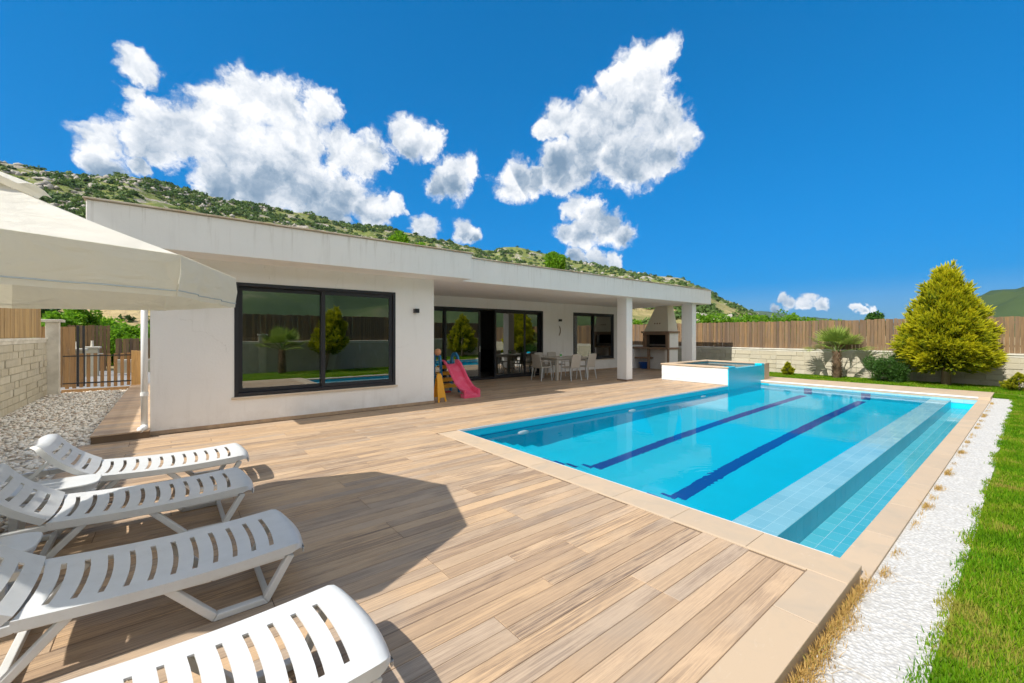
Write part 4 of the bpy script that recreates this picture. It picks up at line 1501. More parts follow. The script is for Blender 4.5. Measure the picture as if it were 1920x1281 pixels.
def build_gate_area():
    # pier at the end of the left wall
    p = empty('gate_pier', (-2.36, 15.83, 0))
    tag(p, 'slim pale concrete pier with flat cap at the end of the left wall', 'pier')
    MB().box(-.12, .12, -.10, .10, 0, 1.86).build('shaft', 'block_cap', p, bevel=.006)
    MB().box(-.2, .2, -.16, .16, 1.862, 1.93).build('cap', 'block_cap', p, bevel=.01)
    # low slatted gate
    g = empty('garden_gate', (-2.22, 16.22, 0))
    tag(g, 'low brown slatted garden gate at the end of the gravel', 'gate')
    xs = np.linspace(0.02, 1.24, 10)
    me = MB().box(0, 0.075, 0, 0.02, 0.10, 1.02).mesh('slat', 'gate_wood')
    for x in xs:
        ob('slat', me, g, loc=(x, 0, random.uniform(-.01, .015)))
    for z in (0.22, 0.95):
        MB().box(-0.02, 1.34, -0.022, -0.002, z, z + 0.028).build('iron_bar', 'iron_black', g)
    MB().box(-.04, 1.36, -0.06, 0.05, -0.02, 0.07).build('threshold', 'gate_wood', g)
    MB().box(0.66, 0.76, -.05, -.022, 1.0, 1.03).build('latch', 'pole_metal', g)
    po = empty('gate_post', (-0.78, 16.17, 0))
    tag(po, 'thick orange-brown boxed wooden gate post beside the side path', 'post')
    for i in range(5):
        MB().box(-.1 + i * .041, -.1 + i * .041 + .038, -.09, .09, 0, 1.08 + random.uniform(-.01, .01)).build('board', 'gate_post_wood', po)
    # tall wooden entrance door leaf and its iron posts
    d = empty('entrance_door', (-2.95, 17.6, 0.02))
    tag(d, 'tall brown wooden entrance door behind the slatted gate', 'door')
    for i in range(6):
        MB().box(i * .13, i * .13 + .124, 0, .03, 0, 1.75).build('board', 'gate_wood', d)
    for x in (0.80, 0.92):
        MB().box(x, x + .05, -.02, .04, 0, 1.78).build('iron_stile', 'iron_black', d)
    for (x, y, hgt, lab) in ((-2.27, 18.6, 1.03, 'pale stone gate pier nearer the slatted gate'), (-2.25, 21.7, 1.02, 'pale stone gate pier farther behind the slatted gate')):
        q = empty('stone_pier', (x, y, 0.02))
        tag(q, lab, 'pier')
        MB().box(-.17, .17, -.17, .17, 0, hgt).build('shaft', 'block', q, bevel=.006)
        MB().box(-.23, .23, -.23, .23, hgt, hgt + .06).build('cap', 'block_cap', q, bevel=.01)
        MB().lathe([(0.05, 0), (0.04, .06), (0.035, .18), (0.045, .22)], (0, 0, hgt + .06), 10).build('finial', 'block_cap', q)
    boundary_wall('boundary_wall', 'x', -1.7, 6.0, 22.6, -1, 0.55, 'low grey wall under the fence beyond the gate', blocks=False)
    fence('boundary_fence', 'x', -1.7, 6.0, 22.65, 1, 0.56, 1.38, 'brown board fence beyond the garden gate, under green trees')
    fence('boundary_fence', 'x', -3.1, -1.9, 23.4, 1, 0.1, 1.9, 'short brown fence panel between the two stone piers')


build_gate_area()


# ================================================================== SUN LOUNGERS
def slotted(x0, x1, slots, hw, sh, zf, bow, lip=None, skirt=0.055, shape=None):
    """panel grid with curved transverse slots left open; solidified later"""
    brk = {x0, x1}
    for (a, b) in slots:
        brk |= {a, b}
    xs = sorted(brk)
    fill = []
    for a, b in zip(xs[:-1], xs[1:]):
        n = max(1, int((b - a) / 0.035))
        fill += [(a + (b - a) * i / n) for i in range(n)]
    xs = fill + [xs[-1]]
    if lip:
        xs += [x1 + lip * k for k in (0.35, 0.7, 0.95)]
    ys = [-hw, -hw, -hw + .012, -sh - .035, -sh, -sh * .66, -sh * .33, 0, sh * .33, sh * .66, sh, sh + .035, hw - .012, hw, hw]
    nj = len(ys)
    V, Fc = [], []
    for i, x in enumerate(xs):
        over = max(0, x - x1)
        for j, y in enumerate(ys):
            sc = 1.0
            zz = 0.0
            if over:
                t = over / lip
                sc = 1 - 0.22 * t * t
                zz = -0.055 * t ** 2.2
            if shape:
                sc *= shape(x)
            yy = y * sc
            bb = bow * (1 - (y / hw) ** 2)
            z = zf(x) + 0.010 * (abs(y) / hw) ** 2 + zz
            if j in (0, nj - 1):
                z -= skirt * (1 - (0.6 * over / lip if over else 0))
                yy *= 1.004
            V.append((x + bb, yy, z))
    for i in range(len(xs) - 1):
        xm = (xs[i] + xs[i + 1]) / 2
        hole = any(a < xm < b for a, b in slots)
        for j in range(nj - 1):
            ym = (ys[j] + ys[j + 1]) / 2
            if hole and abs(ym) < sh:
                continue
            a = i * nj + j
            Fc.append((a, a + nj, a + nj + 1, a + 1))
    if lip:
        a0 = (len(xs) - 1) * nj
        ext = []
        for j in range(nj):
            p = V[a0 + j]
            V.append((p[0] + 0.012, p[1] * .99, p[2] - (0.055 if 0 < j < nj - 1 else 0.0)))
        b0 = len(V) - nj
        for j in range(nj - 1):
            Fc.append((a0 + j, b0 + j, b0 + j + 1, a0 + j + 1))
    return MB().add(V, Fc)


def solid(o, t=0.010):
    md = o.modifiers.new('thick', 'SOLIDIFY')
    md.thickness = t
    md.offset = -1
    es = o.modifiers.new('crisp', 'EDGE_SPLIT')
    es.split_angle = R(38)
    return o


def make_lounger():
    L = empty('sun_lounger')
    hw = 0.325

    def zf(x):
        u = (x + 0.58) / 1.16
        return 0.345 - 0.034 * math.sin(min(1, u) * math.pi * 0.9)
    slots = [(-0.50 + i * 0.092, -0.50 + i * 0.092 + 0.024) for i in range(11)]
    st = slotted(-0.56, 0.535, slots, hw, 0.225, zf, 0.030, lip=0.075)
    solid(st.build('seat', 'white_plastic', L, smooth=True))
    bs = [(0.075 + i * 0.088, 0.075 + i * 0.088 + 0.026) for i in range(4)]
    bk = slotted(0.0, 0.42, bs, hw - .008, 0.205, lambda x: 0.02 - 0.03 * math.sin(x / 0.46 * math.pi), -0.022, lip=0.07, skirt=0.045)
    b = solid(bk.build('backrest', 'white_plastic', L, smooth=True))
    b.location = (-0.575, 0, 0.355)
    b.rotation_euler = (0, 0, 0)
    # mirror the panel backwards and tip it up
    b.matrix_local = Matrix.Translation((-0.575, 0, 0.352)) @ Matrix.Rotation(R(47), 4, 'Y') @ Matrix.Rotation(R(180), 4, 'Z')
    for s in (-1, 1):
        y0, y1 = sorted((s * (hw - .045), s * (hw - .004)))
        MB().ribbon([(-1.22, 0.285), (-0.9, 0.300), (-0.55, 0.312), (-0.2, 0.292), (0.15, 0.277), (0.50, 0.288)], 0.050, y0, y1).build('side_rail', 'white_plastic', L, bevel=0.006)
        y0, y1 = sorted((s * (hw - .055), s * (hw - .008)))
        MB().ribbon([(-0.045, 0.285), (0.165, 0.022), (0.405, 0.022), (0.535, 0.270)], 0.042, y0, y1).build('leg', 'white_plastic', L, bevel=0.007)
        MB().ribbon([(-0.385, 0.29), (-0.61, 0.022), (-0.84, 0.022), (-1.04, 0.28)], 0.042, y0, y1).build('leg', 'white_plastic', L, bevel=0.007)
        MB().ribbon([(-0.80, 0.56), (-0.99, 0.31)], 0.028, y0 if s > 0 else y1 - .03, y0 + .03 if s > 0 else y1).build('back_prop', 'white_plastic', L, bevel=0.005)
    MB().box(-1.245, -1.195, -hw + .005, hw - .005, 0.262, 0.310).build('rear_bar', 'white_plastic', L, bevel=0.008)
    MB().box(-0.62, -0.585, -hw + .03, hw - .03, 0.02, 0.06).build('cross_bar', 'white_plastic', L, bevel=0.005)
    MB().box(0.40, 0.43, -hw + .03, hw - .03, 0.02, 0.05).build('cross_bar', 'white_plastic', L, bevel=0.005)
    return L


LOUNGERS = [
    (0.02, 5.46, -0.6, 'white plastic sun lounger farthest from the camera, its foot end in sun nearest the villa'),
    (-0.08, 4.39, 0.5, 'white plastic sun lounger second from the villa, backrest raised over a low table'),
    (0.02, 3.09, 0.0, 'white plastic sun lounger wholly in the umbrella shade, foot pointing to the pool'),
    (0.075, 1.875, 0.8, 'white plastic sun lounger in full sun at the bottom edge, nearest the camera'),
]
_l0 = make_lounger()
for i, (x, y, a, lab) in enumerate(LOUNGERS):
    o = _l0 if i == 0 else copy_tree(_l0)
    o.location = (x, y, 0)
    o.rotation_euler = (0, 0, R(a))
    o.scale = (1, 1, 0.89)
    tag(o, lab, 'sun lounger', 'sun loungers in a row under the umbrella')


def make_table(x, y, label):
    t = empty('side_table', (x, y, 0))
    tag(t, label, 'side table', 'low white tables between the loungers')
    n = 28
    poly = []
    for k in range(n):
        a = 2 * math.pi * k / n
        c, s = math.cos(a), math.sin(a)
        poly.append((0.30 * math.copysign(abs(c) ** 0.45, c), 0.175 * math.copysign(abs(s) ** 0.45, s)))
    MB().prism(poly, 0.325, 0.345, 'z').build('top', 'white_plastic', t, bevel=0.006)
    MB().prism([(p[0] * .93, p[1] * .93) for p in poly], 0.285, 0.324, 'z').build('apron', 'white_plastic', t)
    for sx in (-1, 1):
        for sy in (-1, 1):
            MB().hexa([(sx * .17 - .02, sy * .11 - .02, 0), (sx * .17 + .02, sy * .11 - .02, 0), (sx * .17 + .02, sy * .11 + .02, 0), (sx * .17 - .02, sy * .11 + .02, 0),
                       (sx * .16 - .03, sy * .10 - .03, .286), (sx * .16 + .03, sy * .10 - .03, .286), (sx * .16 + .03, sy * .10 + .03, .286), (sx * .16 - .03, sy * .10 + .03, .286)]).build('leg', 'white_plastic', t, bevel=.004)


make_table(-0.76, 4.955, 'low white plastic table between the two loungers nearest the villa')
make_table(-0.90, 3.69, 'low white plastic table beside the shaded lounger, rounded top barely showing')


# ================================================================== UMBRELLA
def build_umbrella():
    cx, cy, ze, zp, rad, off = -0.90, 3.69, 1.965, 2.475, 1.275, R(2.5)
    u = empty('garden_umbrella', (cx, cy, 0))
    tag(u, 'large off-white octagonal garden umbrella with hanging valance at left edge', 'umbrella')

    def rib(k, s, sag=0.0):
        a = off + k * math.pi / 4
        r = rad * s
        return Vector((r * math.cos(a), r * math.sin(a), zp + (ze - zp) * s - sag))
    for k in range(8):
        # panel from the vent ring to the edge, slightly hollow between the ribs
        V, Fc = [], []
        ns, nt = 10, 8
        for i in range(ns + 1):
            s = 0.16 + 0.84 * i / ns
            for j in range(nt + 1):
                t = j / nt
                p = rib(k, s).lerp(rib(k + 1, s), t)
                sag = 0.030 * 4 * t * (1 - t) * s * (1 - s) * 2 + 0.014 * math.sin(s * math.pi)
                V.append((p.x, p.y, p.z - sag + 0.0015 * math.sin(t * 23 + s * 9) * (1 - s)))
        for i in range(ns):
            for j in range(nt):
                a = i * (nt + 1) + j
                Fc.append((a, a + nt + 1, a + nt + 2, a + 1))
        pn = solid(MB().add(V, Fc).build('canopy_panel', 'canvas', u, smooth=True), 0.002)
        V, Fc = [], []
        for j in range(17):
            t = j / 16
            p = rib(k, 1.0).lerp(rib(k + 1, 1.0), t)
            sag = 0.0
            nrm = Vector((p.x, p.y, 0)).normalized()
            wv = 0.008 * math.sin(t * 14 + k * 1.7) + .005 * math.sin(t * 31 + k)
            V += [(p.x, p.y, p.z - sag + .003), tuple(Vector((p.x, p.y, p.z - sag - 0.10)) + nrm * (0.004 + wv)), tuple(Vector((p.x, p.y, p.z - 0.185 - .6 * sag)) + nrm * (wv * 1.6 - .012)),
                  tuple(Vector((p.x, p.y, p.z - 0.215 - .6 * sag)) + nrm * (wv * 1.6 - .014))]
        for j in range(16):
            for q in range(3):
                a = j * 4 + q
                Fc.append((a, a + 1, a + 5, a + 4))
        solid(MB().add(V, Fc).build('valance', 'canvas', pn, smooth=True), 0.002)
        hem = []
        for j in range(17):
            q = V[j * 4 + 2]
            hem.append((q[0] * 1.002, q[1] * 1.002, q[2]))
        MB().tube(hem, 0.0035, 5).build('hem_seam', 'seam', pn)
        a = off + k * math.pi / 4
        MB().tube([rib(k, 0.05, 0.03), rib(k, 0.99, 0.02)], 0.010, 6).build('rib', 'pole_metal', u)
        MB().tube([rib(k, 0.52, 0.035), Vector((0.05 * math.cos(a), 0.05 * math.sin(a), 1.86))], 0.008, 6).build('strut', 'pole_metal', u)
        # vent flap
        V, Fc = [], []
        for i in range(5):
            s = 0.0 + 0.27 * i / 4
            for j in range(5):
                t = j / 4
                p = rib(k, max(s, .004)).lerp(rib(k + 1, max(s, .004)), t)
                V.append((p.x, p.y, p.z + 0.050 - 0.02 * s / .27 + 0.035 * math.sin(math.pi * t) * (s / .27)))
        for i in range(4):
            for j in range(4):
                b = i * 5 + j
                Fc.append((b, b + 5, b + 6, b + 1))
        solid(MB().add(V, Fc).build('vent_flap', 'canvas', u, smooth=True), 0.002)
    MB().tube([(0, 0, 0.05), (0, 0, zp + 0.06)], 0.024, 14).build('pole', 'pole_metal', u, smooth=True)
    MB().lathe([(0.06, 0), (0.06, 0.08)], (0, 0, 1.82), 12).build('runner', 'pole_metal', u)
    MB().lathe([(0.26, 0), (0.26, 0.05), (0.20, 0.08), (0.05, 0.10), (0.05, 0.30), (0.03, 0.30)], (0, 0, 0.0), 24).build('base', 'base_stone', u)
    MB().lathe([(0.03, 0), (0.035, 0.02), (0.0, 0.07)], (0, 0, zp + .06), 10).build('finial', 'pole_metal', u)


build_umbrella()


# ================================================================== PORCH FURNITURE
def make_chair(name='dining_chair'):
    c = empty(name)
    # local: faces +y, width along x
    seat = MB().prism([(-.235, .415), (.235, .415), (.245, .43), (.225, .45), (-.225, .45), (-.245, .43)], -.22, .22, 'y')
    seat.build('seat', 'rattan_beige', c, bevel=.006)
    V, Fc = [], []
    for i in range(7):
        t = i / 6
        for j in range(7):
            q = j / 6 * 2 - 1
            V.append((q * (.225 - .012 * t), -.215 - .085 * t - .018 * (1 - q * q), .452 + .42 * t + .012 * (1 - q * q) * (t > .9)))
    for i in range(6):
        for j in range(6):
            a = i * 7 + j
            Fc.append((a, a + 1, a + 8, a + 7))
    solid(MB().add(V, Fc).build('backrest', 'rattan_beige', c, smooth=True), 0.018)
    for sx in (-1, 1):
        MB().tube([(sx * .225, .20, .42), (sx * .25, .225, 0)], [.020, .015], 8).build('leg', 'chair_leg', c)
        MB().tube([(sx * .225, -.20, .42), (sx * .25, -.265, 0)], [.020, .015], 8).build('leg', 'chair_leg', c)
        MB().ribbon([(-.245, .66), (-.1, .655), (.19, .645)], .022, *sorted((sx * .225, sx * .265)), axis='x').build('armrest', 'rattan_beige', c, bevel=.005)
        MB().ribbon([(.16, .645), (.19, .44)], .024, *sorted((sx * .232, sx * .258)), axis='x').build('arm_support', 'chair_leg', c, bevel=.003)
    return c


_c0 = make_chair()
CHAIRS = [
    (9.78, 10.50, -90, 'beige dining chair at the left end of the table, seen from its side'),
    (10.52, 9.88, 0, 'beige dining chair with its back to the pool, left of the two'),
    (11.32, 9.90, 3, 'beige dining chair with its back to the pool, right of the two, nearest the column'),
    (10.50, 11.16, 180, 'beige dining chair behind the table, left of the two against the wall'),
    (11.15, 11.18, 178, 'beige dining chair behind the table, right of the two against the wall'),
]
for i, (x, y, a, lab) in enumerate(CHAIRS):
    o = _c0 if i == 0 else copy_tree(_c0)
    o.location = (x, y, 0)
    o.rotation_euler = (0, 0, R(a))
    tag(o, lab, 'chair', 'chairs around the porch dining table')


def build_dining():
    t = empty('dining_table', (10.88, 10.52, 0))
    tag(t, 'beige rectangular dining table on the covered porch', 'table')
    MB().box(-.82, .82, -.45, .45, .715, .75).build('top', 'rattan_beige', t, bevel=.006)
    MB().box(-.75, .75, -.39, .39, .655, .714).build('apron', 'rattan_beige', t)
    for sx in (-1, 1):
        for sy in (-1, 1):
            MB().box(sx * .76 - .045, sx * .76 + .045, sy * .39 - .045, sy * .39 + .045, 0, .656).build('leg', 'rattan_beige', t, bevel=.004)
    b = empty('soap_bottle', (10.60, 10.42, 0.75))
    tag(b, 'small white and green bottle standing on the dining table', 'bottle')
    MB().lathe([(.035, 0), (.04, .01), (.04, .12), (.02, .15), (.018, .17)], n=14).build('body', 'bottle_plastic', b, smooth=True)
    MB().lathe([(.041, .04), (.041, .11)], n=14).build('label_band', 'bottle_green', b)
    MB().lathe([(.02, .17), (.02, .20), (.0, .205)], n=10).build('cap', 'bottle_plastic', b)


build_dining()


def build_slide():
    s = empty('toddler_slide', (5.72, 9.2, 0))
    tag(s, 'pink toddler slide with blue side frames on the porch corner', 'slide')
    # chute runs towards -y
    prof = [(0.52, 0.765), (0.42, 0.76), (0.30, 0.68), (0.15, 0.53), (0.0, 0.37), (-0.15, 0.235), (-0.30, 0.14), (-0.42, 0.10), (-0.55, 0.085)]
    V, Fc = [], []
    sec = [(-.235, .095), (-.225, .115), (-.195, .115), (-.180, .09), (-.165, .012), (-.10, 0), (0, -.004), (.10, 0), (.165, .012), (.180, .09), (.195, .115), (.225, .115), (.235, .095)]
    fine = []
    for a, b in zip(prof[:-1], prof[1:]):
        for k in range(3):
            fine.append((a[0] + (b[0] - a[0]) * k / 3, a[1] + (b[1] - a[1]) * k / 3))
    fine.append(prof[-1])
    for (y, z) in fine:
        for (x, dz) in sec:
            V.append((x, y, z + dz - .01))
    n = len(sec)
    for i in range(len(fine) - 1):
        for j in range(n - 1):
            a = i * n + j
            Fc.append((a, a + 1, a + n + 1, a + n))
    c = MB().add(V, Fc).build('chute', 'pink_plastic', s, smooth=True)
    solid(c, .014)
    MB().prism([(-.235, 0.0), (.235, 0.0), (.235, .185), (.18, .17), (.165, .08), (-.165, .08), (-.18, .17), (-.235, .185)], -.575, -.545, 'y').build('chute_foot', 'pink_plastic', s, bevel=.006)
    MB().box(-.2, -.17, -.55, -.35, 0, .09).build('chute_rib', 'pink_plastic', s)
    MB().box(.17, .2, -.55, -.35, 0, .09).build('chute_rib', 'pink_plastic', s)
    for sx in (-1, 1):
        x0, x1 = sorted((sx * .24, sx * .295))
        poly = [(.42, 0), (.50, 0), (.55, .55), (.80, .55), (.86, 0), (.94, 0), (.90, .85), (.86, .99), (.78, 1.05), (.66, 1.06), (.56, 1.02), (.50, .93), (.46, .75)]
        f = MB().ribbon([(.47, 0), (.50, .72), (.55, .94), (.64, 1.02), (.74, 1.02), (.83, .95), (.87, .75), (.91, 0)], .085, x0, x1, 'x').build('side_frame', 'blue_plastic', s, bevel=.012)
        MB().ribbon([(.49, .42), (.89, .42)], .07, x0 + .004, x1 - .004, 'x').build('frame_bar', 'blue_plastic', f)
        for (y, z) in ((.49, .30), (.50, .62), (.88, .55)):
            k = MB().lathe([(.022, 0), (.022, .008), (.012, .016)], n=10).build('bolt_cap', 'white_knob', f)
            k.location = (x1 if sx > 0 else x0, y, z)
            k.rotation_euler = (0, R(90) * sx, 0)
    for i in range(4):
        z = .16 + i * .17
        MB().box(-.238, .238, .80 - i * .05, .93 - i * .05, z, z + .05).build('step', 'yellow_plastic', s, bevel=.008)
        MB().box(-.238, .238, .505, .525, z - .02, z + .07).build('slat', 'yellow_plastic', s, bevel=.006)
    h = MB().lathe([(.0, -.09), (.06, -.075), (.085, -.02), (.085, .03), (.06, .08), (0, .095)], (-.29, .62, 1.08), 16).build('round_finial', 'peach_plastic', s, smooth=True)
    MB().box(-.1, .1, .60, .75, .0, .04).build('foot_pad', 'red_plastic', s, bevel=.01)
    a = empty('folding_sign', (4.80, 8.62, 0))
    tag(a, 'blank amber folding A-frame stand beside the white wall corner', 'stand')
    a.rotation_euler = (0, 0, R(12))
    for sx in (-1, 1):
        o = MB().prism([(-.13, 0), (-.085, 0), (-.075, .10), (.075, .10), (.085, 0), (.13, 0), (.07, .60), (.05, .64), (-.05, .64), (-.07, .60)], -.008, .008, 'y').build('leaf', 'amber_plastic', a, bevel=.003)
        o.rotation_euler = (R(10) * sx, 0, 0)
        o.location = (0, sx * .112, 0)
    MB().tube([(-.05, 0, .635), (.05, 0, .635)], .012, 8).build('hinge', 'amber_plastic', a)


build_slide()


def build_bbq():
    b = empty('barbecue', (16.44, 9.80, 0))
    tag(b, 'rendered masonry barbecue with tapered hood under the porch roof', 'barbecue')
    D = 0.80
    # counter legs and side panels
    MB().box(.02, D, 0.02, .16, 0, .90).build('pier', 'stucco', b)
    MB().box(0, .08, -.004, .055, .001, .90).build('post', 'bbq_wood', b)
    MB().box(0, .09, .93, 1.02, 0, .90).build('post', 'bbq_wood', b)
    MB().box(.02, D, 1.72, 1.82, 0, .90).build('pier', 'stucco', b)
    MB().box(.5, D, .16, 1.72, 0, .90).build('back_panel', 'stucco', b)
    MB().box(-.03, D, -.02, 1.90, .90, .985).build('counter', 'bbq_wood', b, bevel=.006)
    MB().box(.06, .5, 1.03, 1.72, .46, .52).build('shelf', 'bbq_wood', b, bevel=.005)
    # firebox
    MB().box(.04, D, 0, .12, .985, 1.60).build('firebox_wall', 'stucco', b)
    MB().box(.04, D, 1.10, 1.22, .985, 1.60).build('firebox_wall', 'firebrick', b)
    MB().box(.6, D, .12, 1.10, .985, 1.60).build('firebox_back', 'soot', b)
    MB().box(.3, .6, .125, .145, .99, 1.59).box(.3, .6, 1.075, 1.095, .99, 1.59).build('firebox_lining', 'soot', b)
    MB().box(.0, .09, -.004, .13, .985, 1.60).build('surround', 'bbq_wood', b)
    MB().box(.0, .09, 1.09, 1.24, .985, 1.60).build('surround', 'bbq_wood', b)
    MB().box(.0, .09, .13, 1.09, 1.53, 1.60).build('surround', 'bbq_wood', b)
    MB().box(.1, .6, .13, 1.09, 1.03, 1.05).build('grill', 'iron_black', b)
    MB().box(.12, .16, .2, 1.0, 1.052, 1.12).build('ash_guard', 'firebrick', b)
    MB().box(-.06, D + .03, -.06, 1.30, 1.60, 1.68).build('mantel', 'bbq_wood', b, bevel=.008)
    hood = MB().hexa([(.02, .02, 1.682), (D, .02, 1.682), (D, 1.20, 1.682), (.02, 1.20, 1.682),
                      (.16, .14, 2.768), (.62, .14, 2.768), (.62, .70, 2.768), (.16, .70, 2.768)]).build('hood', 'bbq_render', b)
    for i in range(3):
        y = .44 + i * .12
        k = MB().lathe([(.032, 0), (.032, .016), (.018, .02)], n=10).build('clay_disc', 'bbq_wood', hood)
        k.location = (.066 + .0, y, 2.02)
        k.rotation_euler = (0, R(-83), 0)
    t = empty('blue_tub', (16.72, 11.18, 0))
    tag(t, 'blue plastic tub on the floor under the barbecue shelf', 'tub')
    MB().lathe([(.15, 0), (.17, .02), (.20, .26), (.215, .27), (.215, .29), (.19, .29), (.16, .04), (0, .03)], n=20).build('tub_body', 'blue_tub', t, smooth=True)
    for s in (-1, 1):
        MB().tube([(-.04, s * .2, .26), (-.03, s * .245, .24), (.03, s * .245, .24), (.04, s * .2, .26)], .010, 6).build('handle', 'blue_tub', t)


build_bbq()


# ================================================================== PLANTS
def conifer_crown(name, parent, base, height, radius, n, m, gold=0.0, lean=0.0, z0=0.12, size=1.0):
    """crown of upswept flame-shaped plumes, each made of small fans of scale-leaf shoots; shoot tips are lighter"""
    per = 56
    NP = max(70, n // per)
    t = (np.arange(NP) + RNG.uniform(0, 1, NP)) / NP
    t = 1 - (1 - t) ** 0.72
    a = np.arange(NP) * 2.39996 + RNG.normal(0, .25, NP)
    prof = np.interp(t, [0, .08, .22, .45, .7, .9, 1], [.50, .90, 1.0, .80, .43, .15, .02])
    rr = radius * prof * RNG.uniform(0.62, 0.98, NP) * (0.85 + 0.3 * fbm(a * 1.7 + 5, t * 5.0, 2, base[0]))
    z = height * (z0 + (0.84 - z0) * t)
    P0 = np.stack([rr * np.cos(a) * .86 + lean * z, rr * np.sin(a) * .86, z], 1)
    out = np.stack([np.cos(a), np.sin(a), np.zeros(NP)], 1)
    ax = unit(out * (0.95 - 0.75 * t)[:, None] + np.stack([np.zeros(NP)] * 2 + [0.45 + 0.9 * t + .15 * RNG.normal(size=NP)], 1) + 0.14 * RNG.normal(size=(NP, 3)))
    pl = height * RNG.uniform(.12, .20, NP) * (1.1 - .25 * t)
    s = RNG.uniform(0, 1, (NP, per)) ** 0.85
    rad = (0.30 * pl)[:, None] * (np.sin(np.pi * (0.16 + 0.84 * s)) ** 0.8 + .05)
    ph = RNG.uniform(0, 2 * np.pi, (NP, per))
    e1 = unit(np.cross(ax, RNG.normal(size=(NP, 3))))
    e2 = np.cross(ax, e1)
    rd = e1[:, None] * np.cos(ph)[..., None] + e2[:, None] * np.sin(ph)[..., None]
    rf = RNG.uniform(.35, 1, (NP, per)) ** .6
    C = (P0[:, None] + ax[:, None] * (s * pl[:, None])[..., None] + rd * (rad * rf)[..., None]).reshape(-1, 3)
    D = unit(ax[:, None] + rd * (0.75 * (1 - .6 * s))[..., None] + .22 * RNG.normal(size=(NP, per, 3))).reshape(-1, 3)
    outer = ((C[:, 0] - lean * C[:, 2]) * np.repeat(out[:, 0], per) + C[:, 1] * np.repeat(out[:, 1], per))
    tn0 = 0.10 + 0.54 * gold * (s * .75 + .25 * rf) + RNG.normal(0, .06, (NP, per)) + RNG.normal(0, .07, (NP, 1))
    tn0 = tn0.reshape(-1)
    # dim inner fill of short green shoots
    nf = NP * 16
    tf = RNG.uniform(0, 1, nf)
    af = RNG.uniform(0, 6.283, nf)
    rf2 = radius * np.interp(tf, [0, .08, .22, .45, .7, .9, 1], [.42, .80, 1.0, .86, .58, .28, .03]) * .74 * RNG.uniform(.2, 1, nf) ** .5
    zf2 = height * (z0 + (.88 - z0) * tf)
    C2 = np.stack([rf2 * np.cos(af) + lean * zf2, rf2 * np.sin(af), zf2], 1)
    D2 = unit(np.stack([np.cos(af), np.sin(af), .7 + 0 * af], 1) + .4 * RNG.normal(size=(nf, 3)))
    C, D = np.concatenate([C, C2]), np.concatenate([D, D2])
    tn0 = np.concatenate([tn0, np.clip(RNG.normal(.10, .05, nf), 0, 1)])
    N = len(C)
    L = (height * 0.046 + 0.022) * RNG.uniform(.6, 1.3, N)
    side = unit(np.cross(D, RNG.normal(size=(N, 3))))
    Vs, to = [], []
    K = 6
    for k in range(K):
        f = k / (K - 1) * 2 - 1
        bd = unit(D + side * f * 0.7)
        b0 = C + D * (L * (0.1 + 0.35 * (1 - abs(f))))[:, None]
        tip = b0 + bd * (L * (0.8 - 0.35 * abs(f)))[:, None]
        w = unit(np.cross(bd, side) + 0.6 * side * (1 if k % 2 else -1)) * (L * 0.11)[:, None]
        Vs.append(np.stack([b0 - w, b0 + w, tip], 1))
        to.append(np.stack([tn0 * .75, tn0 * .75, tn0 + .36 * gold * (tn0 > .18)], 1))
    V = np.stack(Vs, 1).reshape(-1, 3)
    tone = np.clip(np.stack(to, 1).reshape(-1), 0, 1)
    return ob(name, np_mesh(name, V, np.arange(len(V)).reshape(-1, 3), m, attr=tone), parent)


def trunk(parent, pts, r, m='bark', name='trunk'):
    return MB().tube(pts, r, 9).build(name, m, parent, smooth=True)


def gold_tree(x, y, h, rad, label, n=5200, z=0.0, m='gold_conifer', gold=1.0, lean=0.0, cat='tree', name='golden_conifer', z0=.12, tr=True, size=1.0, group=None):
    t = empty(name, (x, y, z))
    tag(t, label, cat, group)
    conifer_crown('crown', t, (x, y, z), h, rad, n, m, gold, lean, z0, size)
    if tr:
        trunk(t, [(0, 0, -.05), (0.02 + lean * h * .15, 0, h * .15), (lean * h * .5, 0, h * .5), (lean * h * .9, 0, h * .9)], [h * .034, h * .026, h * .018, .01])
    return t


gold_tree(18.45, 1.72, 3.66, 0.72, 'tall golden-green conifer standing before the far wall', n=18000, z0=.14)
gold_tree(18.35, 5.95, 0.50, 0.20, 'tiny round golden conifer shrub left of the palm', n=700, cat='shrub', name='conifer_shrub', z0=.05, tr=True, size=.42)
gold_tree(18.05, 0.28, 0.50, 0.34, 'low golden conifer shrub at the right edge of the lawn', n=1100, cat='shrub', name='conifer_shrub', z0=.05, size=.5)


